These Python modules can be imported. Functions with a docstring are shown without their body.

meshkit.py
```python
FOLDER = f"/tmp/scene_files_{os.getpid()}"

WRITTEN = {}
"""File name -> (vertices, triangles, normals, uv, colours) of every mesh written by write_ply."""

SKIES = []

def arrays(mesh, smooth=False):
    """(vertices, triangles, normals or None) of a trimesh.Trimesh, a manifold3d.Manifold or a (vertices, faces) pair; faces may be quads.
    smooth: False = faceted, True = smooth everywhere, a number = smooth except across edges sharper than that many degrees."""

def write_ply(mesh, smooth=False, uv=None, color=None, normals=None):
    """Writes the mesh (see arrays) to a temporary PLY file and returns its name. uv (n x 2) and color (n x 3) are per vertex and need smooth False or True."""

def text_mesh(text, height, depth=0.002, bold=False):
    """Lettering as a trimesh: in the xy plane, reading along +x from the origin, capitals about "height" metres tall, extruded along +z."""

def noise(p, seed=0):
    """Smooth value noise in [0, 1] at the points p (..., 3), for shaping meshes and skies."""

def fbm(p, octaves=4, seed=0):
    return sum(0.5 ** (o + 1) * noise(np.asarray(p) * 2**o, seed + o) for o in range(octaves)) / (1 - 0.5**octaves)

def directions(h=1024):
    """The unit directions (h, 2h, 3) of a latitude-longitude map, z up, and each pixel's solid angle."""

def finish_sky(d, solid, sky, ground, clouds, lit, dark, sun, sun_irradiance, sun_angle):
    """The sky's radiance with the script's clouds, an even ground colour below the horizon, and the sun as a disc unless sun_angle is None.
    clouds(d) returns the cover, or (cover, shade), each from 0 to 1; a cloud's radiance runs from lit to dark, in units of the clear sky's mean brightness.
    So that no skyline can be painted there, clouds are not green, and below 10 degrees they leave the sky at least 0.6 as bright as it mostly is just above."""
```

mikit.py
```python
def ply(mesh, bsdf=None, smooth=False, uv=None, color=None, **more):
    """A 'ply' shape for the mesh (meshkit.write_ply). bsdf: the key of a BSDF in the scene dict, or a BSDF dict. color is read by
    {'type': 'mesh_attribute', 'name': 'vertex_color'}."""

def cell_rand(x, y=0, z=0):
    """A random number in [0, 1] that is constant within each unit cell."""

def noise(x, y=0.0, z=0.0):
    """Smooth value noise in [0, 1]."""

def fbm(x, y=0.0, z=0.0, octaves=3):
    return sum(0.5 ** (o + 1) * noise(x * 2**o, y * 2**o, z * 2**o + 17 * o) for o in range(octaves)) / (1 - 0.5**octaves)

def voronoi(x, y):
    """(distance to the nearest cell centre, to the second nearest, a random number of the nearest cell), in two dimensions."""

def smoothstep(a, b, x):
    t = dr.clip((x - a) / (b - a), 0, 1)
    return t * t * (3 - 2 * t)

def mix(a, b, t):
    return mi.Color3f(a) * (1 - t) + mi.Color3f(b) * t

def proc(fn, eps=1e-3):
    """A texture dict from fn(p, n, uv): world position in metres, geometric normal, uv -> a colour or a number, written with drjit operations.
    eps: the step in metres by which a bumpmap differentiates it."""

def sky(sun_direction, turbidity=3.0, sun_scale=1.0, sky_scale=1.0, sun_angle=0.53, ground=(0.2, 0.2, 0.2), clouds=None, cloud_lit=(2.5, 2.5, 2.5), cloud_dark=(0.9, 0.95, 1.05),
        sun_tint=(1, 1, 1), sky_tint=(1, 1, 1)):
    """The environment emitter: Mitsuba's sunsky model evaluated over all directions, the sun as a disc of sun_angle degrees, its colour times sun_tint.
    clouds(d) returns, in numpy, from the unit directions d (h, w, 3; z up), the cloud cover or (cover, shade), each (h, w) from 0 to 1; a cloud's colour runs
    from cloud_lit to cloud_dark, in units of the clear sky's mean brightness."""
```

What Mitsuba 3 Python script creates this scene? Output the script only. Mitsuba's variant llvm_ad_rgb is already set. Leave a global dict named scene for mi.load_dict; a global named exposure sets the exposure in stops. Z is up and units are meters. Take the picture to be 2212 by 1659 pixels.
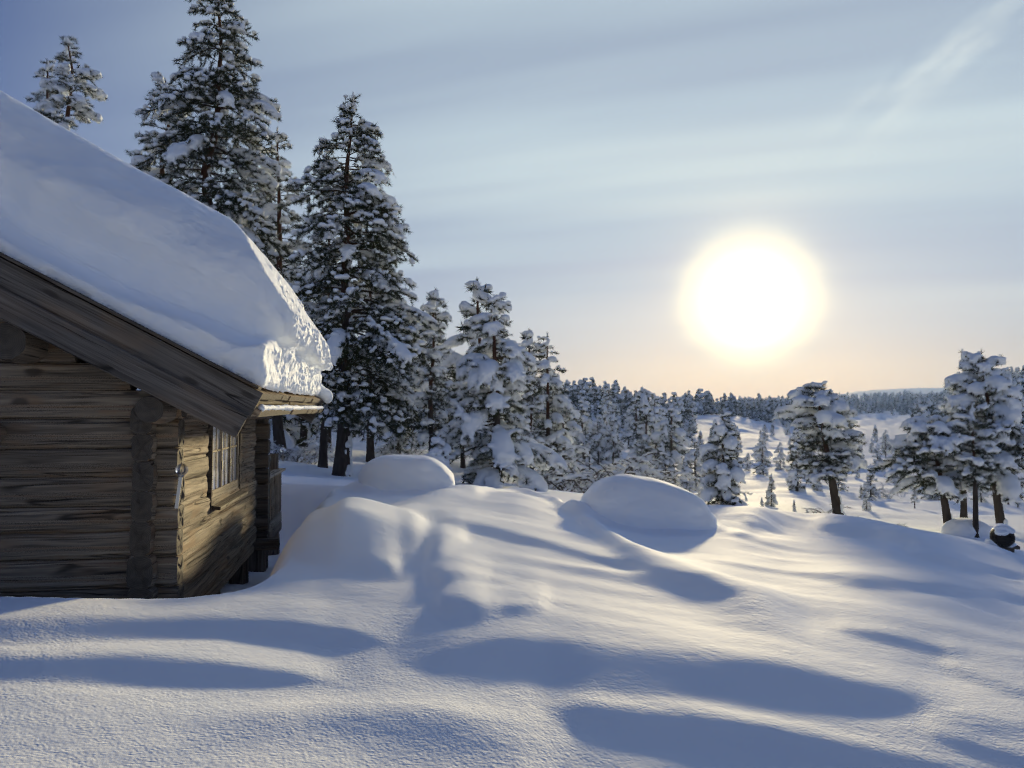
import math
import numpy as np
import trimesh
import manifold3d as m3
import drjit as dr
import mitsuba as mi
import mikit
import meshkit
from scipy.interpolate import PchipInterpolator

# ------------------------------------------------------------------ camera, sky, exposure
ZC = 1.7                                   # eye height above the snow underfoot
FPX, CX, CY = 1662.0, 1106.0, 829.5        # measuring frame of the photograph: 2212 x 1659
PITCH = math.radians(1.74)
T = mi.ScalarTransform4f
scene, labels = {}, {}

def uvw(x, y, D):
    """World point at depth D (metres along +y) seen at (x, y) of the measuring frame."""
    u, w = (np.asarray(x, float) - CX) / FPX, (CY - np.asarray(y, float)) / FPX
    c = math.cos(PITCH) - w * math.sin(PITCH)
    return np.stack(np.broadcast_arrays(D * u / c, D * 1.0, ZC + D * (math.sin(PITCH) + w * math.cos(PITCH)) / c), -1)

scene['camera'] = {'type': 'perspective', 'fov': math.degrees(2 * math.atan(CX / FPX)), 'fov_axis': 'x', 'near_clip': 0.05, 'far_clip': 9000.0,
                   'to_world': T().look_at(origin=[0, 0, ZC], target=[0, math.cos(PITCH), ZC + math.sin(PITCH)], up=[0, 0, 1])}

SUN = uvw(1620, 650, 1.0) - [0, 0, ZC]
SUN = SUN / np.linalg.norm(SUN)

def clouds(d):
    """High thin cirrostratus in streaks, thicker towards the sun, where it scatters the light forward."""
    z = np.maximum(d[..., 2], 0.0) + 0.05
    px, py = d[..., 0] / z, d[..., 1] / z
    az = math.radians(-72)
    s, t = px * math.sin(az) + py * math.cos(az), px * math.cos(az) - py * math.sin(az)
    q = lambda a, b, seed, o: meshkit.fbm(np.stack([s * a, t * b, 0 * s], -1), o, seed)
    wob = 0.5 * (q(0.25, 0.25, 3, 3) - 0.5)
    t = t + wob
    streak = q(0.14, 1.1, 11, 5)
    fine = q(0.5, 3.6, 23, 4)
    big = q(0.22, 0.35, 5, 3)
    ang = np.degrees(np.arccos(np.clip(d @ SUN, -1, 1)))
    el = np.degrees(np.arcsin(np.clip(d[..., 2], -1, 1)))
    base = 0.05 + 0.81 * np.clip(1.12 - (ang / 50.0) ** 2.2, 0, 1)
    base = 0.10 + (np.clip(base, 0, 0.86) - 0.10) * np.clip((el - 3.0) / 12.0, 0, 1) ** 0.8
    cover = base * (1 + 0.9 * (streak - 0.5) + 0.45 * (fine - 0.5) + 0.4 * (big - 0.5))
    # a torn strip of cirrus up on the right
    cdir = uvw(2070, 90, 1.0) - [0, 0, ZC]
    cdir = cdir / np.linalg.norm(cdir)
    right = np.cross(cdir, [0, 0, 1]); right /= np.linalg.norm(right)
    up = np.cross(right, cdir)
    a, b = d @ right, d @ up
    al, ac = a * 0.84 + b * 0.54, -a * 0.54 + b * 0.84
    front = d @ cdir > 0
    fl = meshkit.fbm(np.stack([al * 9, ac * 30, 0 * a], -1), 4, 41)
    fr = meshkit.fbm(np.stack([al * 50, ac * 120, 0 * a], -1), 3, 47)
    strip = np.exp(-(al / 0.11) ** 2 - (ac / 0.03) ** 2) * front * np.clip((fl - 0.42) * 4, 0, 1) * (0.5 + 0.9 * fr)
    # forward scattering round the sun: the aureole of thin cloud
    g = 1.0 / (1.0 + (ang / 2.1) ** 4.0) + 0.0075 * np.exp(-ang / 14.0)
    lum = 0.030 * (np.clip(streak, 0, 1) - 0.5) * np.exp(-(ang / 30.0) ** 2)
    shade = np.clip(1 - g - lum - 0.010 * strip, 0, 1)
    return np.clip(cover + strip * 0.22 + np.exp(-(ang / 5.0) ** 6), 0, 0.97), shade

scene['sky'] = mikit.sky(SUN.tolist(), turbidity=3.0, sun_scale=3.3, sky_scale=0.90, sun_angle=3.5, ground=(0.45, 0.52, 0.62), clouds=clouds,
                         cloud_lit=(105.0, 70.0, 30.0), cloud_dark=(4.8, 5.85, 6.4), sky_tint=(0.50, 0.62, 1.36), sun_tint=(0.69, 1.08, 2.50))
exposure = 1.8
# ------------------------------------------------------------------ helpers
def rot_z(deg):
    c, s = math.cos(math.radians(deg)), math.sin(math.radians(deg))
    return np.array([[c, -s, 0], [s, c, 0], [0, 0, 1.0]])

def sstep(a, b, x):
    t = np.clip((np.asarray(x, float) - a) / (b - a), 0, 1)
    return t * t * (3 - 2 * t)

def fbm(p, o=3, seed=0):
    return meshkit.fbm(np.asarray(p, float), o, seed)

def merge(parts):
    """(vertices, faces) pairs -> one pair."""
    V, F, n = [], [], 0
    for v, f in parts:
        f = np.asarray(f)
        if f.shape[1] == 4:
            f = np.vstack([f[:, [0, 1, 2]], f[:, [0, 2, 3]]])
        V.append(np.asarray(v, float)); F.append(f + n); n += len(v)
    return np.vstack(V), np.vstack(F)

def add(key, mesh, mat, smooth=False, label=None, category=None, group=None, kind=None, **k):
    scene[key] = mikit.ply(mesh, mat, smooth=smooth, **k)
    note(key, label, category, group, kind)
    return key

def note(key, label=None, category=None, group=None, kind=None):
    d = {a: b for a, b in dict(label=label, category=category, group=group, kind=kind).items() if b}
    if d:
        labels[key] = {**labels.get(key, {}), **d}

COUNT = {}
def numbered(name):
    COUNT[name] = COUNT.get(name, -1) + 1
    return name if COUNT[name] == 0 else f'{name}_{COUNT[name]:03d}'

def grid_faces(nu, nv, wrap=False):
    i, j = np.meshgrid(np.arange(nu - 1), np.arange(nv if wrap else nv - 1), indexing='ij')
    j2 = (j + 1) % nv
    return np.stack([i * nv + j, (i + 1) * nv + j, (i + 1) * nv + j2, i * nv + j2], -1).reshape(-1, 4)

def tube(points, radii, sides=6, cap=True):
    """Round limb along a polyline."""
    p = np.asarray(points, float)
    n = len(p)
    t = np.gradient(p, axis=0)
    t /= np.linalg.norm(t, axis=1, keepdims=True) + 1e-12
    ref = np.array([0, 0, 1.0]) if abs(t[:, 2]).mean() < 0.8 else np.array([1.0, 0, 0])
    a = np.cross(t, ref); a /= np.linalg.norm(a, axis=1, keepdims=True) + 1e-12
    b = np.cross(t, a)
    ang = np.arange(sides) * 2 * np.pi / sides
    r = np.broadcast_to(np.asarray(radii, float), (n,))
    v = p[:, None] + r[:, None, None] * (np.cos(ang)[None, :, None] * a[:, None] + np.sin(ang)[None, :, None] * b[:, None])
    f = grid_faces(n, sides, True)[:, ::-1]
    f = np.vstack([f[:, [0, 1, 2]], f[:, [0, 2, 3]]])
    v = v.reshape(-1, 3)
    if cap:
        v = np.vstack([v, p[:1], p[-1:]])
        k = np.arange(sides); k2 = (k + 1) % sides
        lo = np.stack([k * 0 + n * sides, k2, k], 1)
        hi = np.stack([k * 0 + n * sides + 1, (n - 1) * sides + k, (n - 1) * sides + k2], 1)
        f = np.vstack([f, lo[:, ::-1], hi[:, ::-1]])
    return v, f

def tubes(P, R, sides=4):
    """Many limbs at once: P (m, n, 3), R (m, n)."""
    m, n = R.shape
    t = np.gradient(P, axis=1)
    t /= np.linalg.norm(t, axis=2, keepdims=True) + 1e-12
    ref = np.where(np.abs(t[..., 2:]) < 0.9, [0, 0, 1.0], [1.0, 0, 0])
    a = np.cross(t, ref); a /= np.linalg.norm(a, axis=2, keepdims=True) + 1e-12
    b = np.cross(t, a)
    ang = np.arange(sides) * 2 * np.pi / sides
    v = P[:, :, None] + R[:, :, None, None] * (np.cos(ang)[None, None, :, None] * a[:, :, None] + np.sin(ang)[None, None, :, None] * b[:, :, None])
    f = grid_faces(n, sides, True)[:, ::-1]
    f = np.vstack([f[:, [0, 1, 2]], f[:, [0, 2, 3]]])
    f = (f[None] + (np.arange(m) * n * sides)[:, None, None]).reshape(-1, 3)
    return v.reshape(-1, 3), f

def surface_nets(F, lo, h):
    """Mesh of the level set F = 0 (inside: F > 0) of samples at lo + h * index."""
    S = F > 0
    nx, ny, nz = F.shape
    cs = np.zeros((nx - 1, ny - 1, nz - 1), np.int8)
    for a in (0, 1):
        for b in (0, 1):
            for c in (0, 1):
                cs += S[a:nx - 1 + a, b:ny - 1 + b, c:nz - 1 + c]
    I = np.argwhere((cs > 0) & (cs < 8))
    if not len(I):
        return np.zeros((0, 3)), np.zeros((0, 3), int)
    idx = np.full(cs.shape, -1, np.int64)
    idx[tuple(I.T)] = np.arange(len(I))
    acc, cnt = np.zeros((len(I), 3)), np.zeros(len(I))
    corners = [(a, b, c) for a in (0, 1) for b in (0, 1) for c in (0, 1)]
    val = {k: F[I[:, 0] + k[0], I[:, 1] + k[1], I[:, 2] + k[2]] for k in corners}
    for k in corners:
        for ax in range(3):
            if k[ax] == 0:
                k2 = tuple(1 if q == ax else k[q] for q in range(3))
                f0, f1 = val[k], val[k2]
                on = (f0 > 0) != (f1 > 0)
                t = np.where(on, f0 / np.where(on, f0 - f1, 1), 0)
                p = np.broadcast_to(np.array(k, float), (len(I), 3)).copy()
                p[:, ax] += t
                acc += np.where(on[:, None], p, 0); cnt += on
    V = lo + h * (I + acc / cnt[:, None])
    faces = []
    for ax in range(3):
        o = [q for q in range(3) if q != ax]
        A = S[tuple(slice(0, -1) if q == ax else slice(None) for q in range(3))]
        B = S[tuple(slice(1, None) if q == ax else slice(None) for q in range(3))]
        E = np.argwhere(A != B)
        E = E[(E[:, o[0]] > 0) & (E[:, o[1]] > 0) & (E[:, o[0]] < F.shape[o[0]] - 1) & (E[:, o[1]] < F.shape[o[1]] - 1)]
        d0, d1 = np.eye(3, dtype=int)[o[0]], np.eye(3, dtype=int)[o[1]]
        q = np.stack([idx[tuple((E - d0 - d1).T)], idx[tuple((E - d1).T)], idx[tuple(E.T)], idx[tuple((E - d0).T)]], 1)
        flip = A[tuple(E.T)] ^ (ax == 1)
        q[~flip] = q[~flip][:, ::-1]
        faces.append(q)
    q = np.vstack(faces)
    q = q[(q >= 0).all(1)]
    return V, np.vstack([q[:, [0, 1, 2]], q[:, [0, 2, 3]]])

def blobs(centers, radii, h, squash=0.8, thr=0.3, jitter=None):
    """Snow lying in lumps that have grown together: the level set of summed round kernels."""
    c, r = np.asarray(centers, float), np.asarray(radii, float)
    R = r * 1.55
    lo = c.min(0) - R.max() - 2 * h
    n = np.ceil((c.max(0) + R.max() + 2 * h - lo) / h).astype(int) + 1
    F = np.zeros(n, np.float32)
    for (x, y, z), q in zip(c, R):
        qz = q * squash
        i0 = np.maximum(np.ceil((np.array([x - q, y - q, z - qz]) - lo) / h).astype(int), 0)
        i1 = np.floor((np.array([x + q, y + q, z + qz]) - lo) / h).astype(int) + 1
        ax = ((lo[0] + h * np.arange(i0[0], i1[0]) - x) / q) ** 2
        ay = ((lo[1] + h * np.arange(i0[1], i1[1]) - y) / q) ** 2
        az = ((lo[2] + h * np.arange(i0[2], i1[2]) - z) / qz) ** 2
        k = 1 - (ax[:, None, None] + ay[None, :, None] + az[None, None, :])
        np.maximum(k, 0, out=k)
        F[i0[0]:i1[0], i0[1]:i1[1], i0[2]:i1[2]] += k * k
    return surface_nets(F - thr, lo, h)

# ------------------------------------------------------------------ materials
def snow_bump(p, n, uv):
    g = mikit.fbm(p.x * 19, p.y * 19, p.z * 19, octaves=3)
    f = mikit.noise(p.x * 95, p.y * 95, p.z * 95)
    return 0.0036 * g + 0.0020 * f

def snow_color(p, n, uv):
    t = mikit.fbm(p.x * 3, p.y * 3, p.z * 3, octaves=3)
    return mikit.mix((0.80, 0.85, 0.91), (0.85, 0.88, 0.92), t)

def snow_bsdf(bump, eps=0.004, scale=1.0, rough=0.75, spec=0.06):
    inner = {'type': 'principled', 'base_color': mikit.proc(snow_color), 'roughness': rough, 'specular': spec}
    return {'type': 'twosided', 'b': {'type': 'bumpmap', 'tex': mikit.proc(bump, eps), 'scale': scale, 'inner': inner}}

scene['mat_snow'] = snow_bsdf(snow_bump)
scene['mat_snow_smooth'] = {'type': 'twosided', 'b': {'type': 'principled', 'base_color': {'type': 'rgb', 'value': (0.82, 0.86, 0.91)}, 'roughness': 0.75, 'specular': 0.06}}

# ------------------------------------------------------------------ the cabin's frame: a to the right along the gable, b away along the side wall
YAW = math.atan2(0.153, 0.988)
AX, BX = np.array([math.cos(YAW), math.sin(YAW), 0]), np.array([-math.sin(YAW), math.cos(YAW), 0])
CORNER = np.array([-2.72, 6.3, 0]) - 0.15 * AX
def cab(a, b, z):
    """Cabin coordinates (z measured from the eye) -> world."""
    a, b, z = np.broadcast_arrays(np.asarray(a, float), np.asarray(b, float), np.asarray(z, float))
    return CORNER + a[..., None] * AX + b[..., None] * BX + np.stack([0 * z, 0 * z, z + ZC], -1)
def to_cab(x, y):
    dx, dy = x - CORNER[0], y - CORNER[1]
    return dx * AX[0] + dy * AX[1], dx * BX[0] + dy * BX[1]

# ------------------------------------------------------------------ terrain
COLS = {   # column of the measuring frame: (depth, height below the eye)
    -300: [(1.0, -1.20), (2.2, -1.285), (2.9, -1.335), (3.6, -1.37), (4.3, -1.38), (5.0, -1.40), (8, -1.34), (20, -1.1), (60, -1.0), (200, 3.0), (500, 12), (4000, 20)],
    0: [(1.0, -1.20), (2.2, -1.285), (2.9, -1.335), (3.6, -1.37), (4.2, -1.39), (4.9, -1.41), (8, -1.34), (20, -1.3), (60, -1.0), (200, 3.0), (500, 12), (4000, 20)],
    400: [(1.0, -1.22), (2.2, -1.30), (2.9, -1.35), (3.6, -1.39), (4.2, -1.43), (4.9, -1.46), (8, -1.36), (12, -1.28), (20, -1.4), (60, -1.0), (200, 3.0), (500, 10), (4000, 20)],
    700: [(1.0, -1.25), (2.2, -1.34), (2.9, -1.38), (3.6, -1.41), (4.3, -1.43), (5.1, -1.43), (6.6, -1.38), (8.5, -1.31), (12, -1.33), (16, -1.5), (22, -1.9), (30, -1.9), (60, -1.5), (200, 2.0), (500, 8), (4000, 20)],
    830: [(1.0, -1.40), (2.9, -1.41), (3.6, -1.41), (4.3, -1.41), (5.1, -1.39), (6.6, -1.37), (8.5, -1.29), (12, -1.36), (15, -1.5), (22, -2.05), (30, -2.3), (60, -2), (200, 2.0), (500, 6), (4000, 20)],
    1106: [(1.0, -1.42), (3.0, -1.44), (3.7, -1.44), (4.4, -1.44), (5.4, -1.43), (6.9, -1.42), (9.6, -1.40), (12.5, -1.42), (16, -1.8), (22, -2.3), (30, -3.0), (40, -3.4), (60, -3.4), (120, -2.5), (180, 1.2), (300, 3.5), (500, 1), (4000, 14)],
    1260: [(1.0, -1.46), (3.0, -1.52), (3.8, -1.50), (4.6, -1.51), (5.6, -1.50), (7.4, -1.50), (9, -1.52), (11, -1.66), (16, -2.0), (23, -2.6), (30, -3.3), (40, -4.0), (60, -4.6), (100, -4.5), (150, -1.8), (190, 1.2), (300, 2.0), (500, 0), (4000, 10)],
    1400: [(1.0, -1.48), (3.1, -1.55), (3.8, -1.55), (4.6, -1.55), (5.8, -1.55), (7.8, -1.58), (9, -1.66), (11, -1.80), (16, -2.15), (25, -3.2), (40, -4.5), (60, -5.3), (100, -5.8), (150, -4.6), (200, -1.6), (300, -2.5), (500, -3), (4000, 4)],
    1550: [(1.0, -1.50), (3.1, -1.60), (3.9, -1.58), (4.7, -1.58), (6.0, -1.60), (8.3, -1.68), (11, -1.85), (16, -2.15), (26, -3.25), (40, -4.6), (60, -5.5), (100, -6.3), (160, -5.6), (240, -2.6), (320, -3), (500, -3), (4000, 6)],
    1700: [(1.0, -1.52), (3.2, -1.62), (3.9, -1.61), (4.8, -1.61), (6.2, -1.64), (9, -1.82), (13, -2.15), (20, -2.83), (26, -3.4), (40, -4.6), (60, -5.6), (100, -6.4), (200, -6.6), (280, -4.5), (420, -3), (650, -1), (900, 2.5), (1300, 2), (4000, 10)],
    1850: [(1.0, -1.54), (3.2, -1.64), (4.0, -1.64), (4.9, -1.66), (6.4, -1.68), (9.6, -1.92), (14, -2.35), (21, -3.15), (26, -3.85), (40, -4.9), (60, -5.9), (100, -6.8), (200, -8), (320, -8), (480, -3), (700, 4), (900, 9.0), (1300, 6), (2000, 24), (2700, 54), (4000, 60)],
    2000: [(1.0, -1.56), (3.3, -1.66), (4.0, -1.66), (5.0, -1.70), (6.6, -1.76), (10.4, -2.10), (14.8, -2.6), (22, -3.55), (27, -4.1), (40, -5), (60, -6), (100, -7), (200, -8.4), (320, -8), (450, -3), (650, 5), (900, 9), (1300, 8), (2000, 30), (2700, 68), (4000, 80)],
    2212: [(1.0, -1.58), (3.3, -1.68), (4.2, -1.70), (5.6, -1.80), (8.1, -2.12), (12.2, -2.6), (18.3, -3.36), (25, -3.95), (40, -5), (60, -6), (100, -6.5), (160, -5), (250, 2), (400, 13), (600, 22), (900, 26), (2000, 40), (4000, 80)],
    2600: [(1.0, -1.6), (3.3, -1.7), (5.6, -1.9), (8.1, -2.2), (12.2, -2.8), (18.3, -3.5), (25, -4.1), (40, -5), (60, -6), (100, -5), (200, 2), (400, 20), (900, 40), (4000, 100)],
}
KX = np.array(sorted(COLS))
KK = (KX - CX) / FPX
LD = np.linspace(math.log(0.3), math.log(5000), 260)
TAB = np.array([PchipInterpolator(np.log([0.2] + [p[0] for p in COLS[x]] + [6000]), [COLS[x][0][1]] + [p[1] for p in COLS[x]] + [COLS[x][-1][1]])(LD) for x in KX])
TABI = PchipInterpolator(KK, TAB, axis=0)
KFINE = np.linspace(KK[0], KK[-1], 241)
TABF = TABI(KFINE)

def base_kd(k, D):
    k, D = np.broadcast_arrays(np.clip(k, KK[0], KK[-1]), np.clip(D, 0.31, 4900.0))
    a = np.clip((k - KFINE[0]) / (KFINE[1] - KFINE[0]), 0, len(KFINE) - 1.001)
    b = np.clip((np.log(D) - LD[0]) / (LD[1] - LD[0]), 0, len(LD) - 1.001)
    i, j = a.astype(int), b.astype(int)
    s, t = a - i, b - j
    return (TABF[i, j] * (1 - s) + TABF[i + 1, j] * s) * (1 - t) + (TABF[i, j + 1] * (1 - s) + TABF[i + 1, j + 1] * s) * t

# rounded swells: crest seen at these points, height, half-width towards the eye and away, taper
RIDGES = [
    ([(800, 1085), (874, 1079), (945, 1064), (1048, 1048), (1120, 1046), (1160, 1058), (1210, 1080), (1295, 1132), (1382, 1190), (1480, 1225), (1628, 1281), (1760, 1310)], 0.13, 0.8, 0.8, 0.15),
    ([(690, 1140), (720, 1117), (759, 1107), (820, 1104), (860, 1105), (900, 1111), (945, 1140)], 0.13, 1.5, 0.6, 0.24),
    ([(1490, 1096), (1535, 1090), (1681, 1104), (1843, 1122), (2005, 1154), (2126, 1174), (2300, 1200)], 0.26, 1.7, 3.2, 0.2),
    ([(1440, 1150), (1478, 1151), (1640, 1161), (1762, 1167), (1843, 1176), (1964, 1219), (2126, 1259), (2300, 1285)], 0.08, 0.9, 0.9, 0.2),
    ([(380, 1568), (480, 1556), (620, 1542), (750, 1537), (900, 1541), (1050, 1557), (1200, 1590)], 0.03, 0.24, 0.20, 0.3),
]
# drift faces turned to the eye: (column, brow, toe) rows; the face climbs from toe to brow and falls away gently behind
FACES = [
    [(-250, 1330, 1400), (0, 1330, 1398), (150, 1330, 1390), (350, 1332, 1381), (550, 1335, 1385), (680, 1345, 1402), (780, 1368, 1402), (900, 1394, 1396)],
    [(-250, 1412, 1475), (0, 1415, 1480), (250, 1412, 1488), (400, 1418, 1494), (500, 1428, 1494), (620, 1450, 1490), (780, 1478, 1480)],
    [(1143, 1519, 1521), (1160, 1514, 1545), (1193, 1511, 1574), (1280, 1522, 1604), (1411, 1535, 1640), (1541, 1552, 1658), (1672, 1570, 1672), (1803, 1596, 1680), (2000, 1640, 1690), (2200, 1690, 1692)],
    [(810, 1424, 1426), (900, 1405, 1460), (1000, 1392, 1476), (1106, 1369, 1482), (1193, 1369, 1493), (1324, 1387, 1513), (1454, 1395, 1517), (1585, 1417, 1526), (1716, 1435, 1539), (1846, 1463, 1550), (1933, 1482, 1547), (2020, 1500, 1535), (2105, 1526, 1528)],
    [(915, 1302, 1304), (945, 1297, 1341), (985, 1289, 1354), (1025, 1297, 1362), (1060, 1313, 1352), (1090, 1310, 1338), (1120, 1307, 1337), (1160, 1305, 1332), (1205, 1312, 1314)],
    [(898, 1246, 1248), (915, 1238, 1262), (945, 1232, 1276), (985, 1228, 1268), (1025, 1235, 1262), (1065, 1248, 1262), (1120, 1262, 1264)],
    [(915, 1222, 1224), (935, 1180, 1218), (960, 1160, 1206), (985, 1160, 1192), (1015, 1170, 1172)],
    [(918, 1112, 1114), (935, 1112, 1140), (960, 1116, 1154), (1000, 1120, 1154), (1104, 1146, 1174), (1183, 1166, 1190), (1263, 1190, 1210), (1342, 1208, 1226), (1426, 1229, 1244), (1500, 1250, 1271), (1560, 1262, 1282), (1635, 1286, 1288)],
    [(1480, 1203, 1205), (1600, 1217, 1227), (1720, 1231, 1242), (1790, 1232, 1258), (1843, 1234, 1275), (1924, 1246, 1280), (2005, 1258, 1283), (2086, 1270, 1288), (2212, 1285, 1300), (2400, 1310, 1325)],
    [(1745, 1127, 1129), (1790, 1130, 1158), (1843, 1134, 1164), (1900, 1140, 1166), (1964, 1158, 1178), (2020, 1178, 1180)],
    [(1590, 1122, 1124), (1640, 1126, 1150), (1690, 1152, 1154)],
    [(1480, 1135, 1137), (1540, 1134, 1148), (1600, 1146, 1160), (1640, 1160, 1162)],
    [(1780, 1352, 1354), (1900, 1364, 1388), (1990, 1384, 1406), (2110, 1424, 1426)],
    [(2015, 1432, 1434), (2080, 1440, 1468), (2150, 1460, 1500), (2212, 1476, 1518), (2400, 1530, 1565)],
    [(1975, 1592, 1594), (2060, 1598, 1630), (2150, 1615, 1655), (2350, 1655, 1685)],
    [(1880, 1186, 1188), (2000, 1194, 1216), (2150, 1222, 1244), (2300, 1248, 1262)],
    [(620, 1200, 1202), (680, 1180, 1230), (760, 1180, 1250), (820, 1200, 1262), (880, 1250, 1255)],
]
SLOPE_F, FMUL = 0.158, {-250: 1.3, 810: 1.02, 1143: 1.25, 898: 0.8, 915: 0.8, 620: 0.6}          # steepness, and its factor for a few faces
RIDGE_T, FACE_T = [], []
DS = np.exp(np.linspace(math.log(2.4), math.log(60), 900))

def relief(k, D):
    z = 0.0
    for kk, DD, A, wn, wf in RIDGE_T:
        d = D - np.interp(k, kk, DD)
        z = z + np.interp(k, kk, A, 0, 0) * np.exp(-(d / np.where(d < 0, wn, wf)) ** 2)
    for kk, DC, W, A in FACE_T:
        d = D - np.interp(k, kk, DC)
        w = np.maximum(np.interp(k, kk, W, 0.01, 0.01), 0.01)
        a = np.interp(k, kk, A, 0, 0)
        z = z + a * np.where(d < 0, sstep(-1, 0, d / w), 1 / (1 + (np.maximum(d, 0) / (0.35 + 1.5 * w)) ** 2))
    return z

def sight(k, zz, extra=0.0):
    """Depth at which sight lines (direction k, rise zz per metre) first meet the snow raised by extra."""
    h = base_kd(k[:, None], DS[None]) + relief(k[:, None], DS[None]) + np.reshape(extra, (-1, 1)) - zz[:, None] * DS[None]
    first = np.argmax(h > 0, axis=1)
    return np.where(h.max(1) > 0, DS[first], 25.0)

def smooth_row(D):
    return np.convolve(np.pad(D, 4, mode='edge'), np.ones(9) / 9, 'valid')

for pts, A, wn, wf, taper in RIDGES:
    pts = np.array(pts, float)
    xs = np.linspace(pts[0, 0], pts[-1, 0], 80)
    one = uvw(xs, PchipInterpolator(pts[:, 0], pts[:, 1])(xs), 1.0)
    u = (xs - xs[0]) / (xs[-1] - xs[0])
    RIDGE_T.append((one[:, 0], smooth_row(sight(one[:, 0], one[:, 2] - ZC, A)), A * sstep(0, taper, u) * sstep(0, taper, 1 - u), wn, wf))
for rows in sorted(FACES, key=lambda r: -np.mean([q[2] for q in r])):
    rows = np.array(rows, float)
    xs = np.linspace(rows[0, 0], rows[-1, 0], 90)
    yb, yt = (PchipInterpolator(rows[:, 0], rows[:, c])(xs) for c in (1, 2))
    lo, hi = uvw(xs, yt, 1.0), uvw(xs, yb, 1.0)
    k = lo[:, 0]
    Dt = sight(k, lo[:, 2] - ZC)
    A = np.zeros(len(xs))
    for _ in range(4):
        Dc = np.maximum(sight(k, hi[:, 2] - ZC, A), Dt + 0.02)
        A = 0.5 * A + 0.5 * FMUL.get(int(rows[0, 0]), 1.0) * SLOPE_F * (Dc - Dt)
    W = smooth_row(Dc - Dt)
    u = (xs - xs[0]) / (xs[-1] - xs[0])
    FACE_T.append((k, smooth_row(smooth_row(Dc)), W, FMUL.get(int(rows[0, 0]), 1.0) * SLOPE_F * W * sstep(0, 0.14, u) * sstep(0, 0.14, 1 - u)))

from scipy.ndimage import gaussian_filter, map_coordinates
RK, RL_ = np.linspace(-0.9, 0.9, 900), np.linspace(math.log(2.0), math.log(45), 520)
RELIEF = gaussian_filter(relief(RK[:, None], np.exp(RL_)[None]), (2.4, 1.3), mode='nearest')
def relief_at(k, D):
    ki = (np.clip(k, -0.9, 0.9) + 0.9) / 1.8 * 899
    di = np.clip((np.log(D) - RL_[0]) / (RL_[-1] - RL_[0]), 0, 1) * 519
    return map_coordinates(RELIEF, [ki.ravel(), di.ravel()], order=1).reshape(np.shape(ki)) * sstep(45, 36, D)

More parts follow.
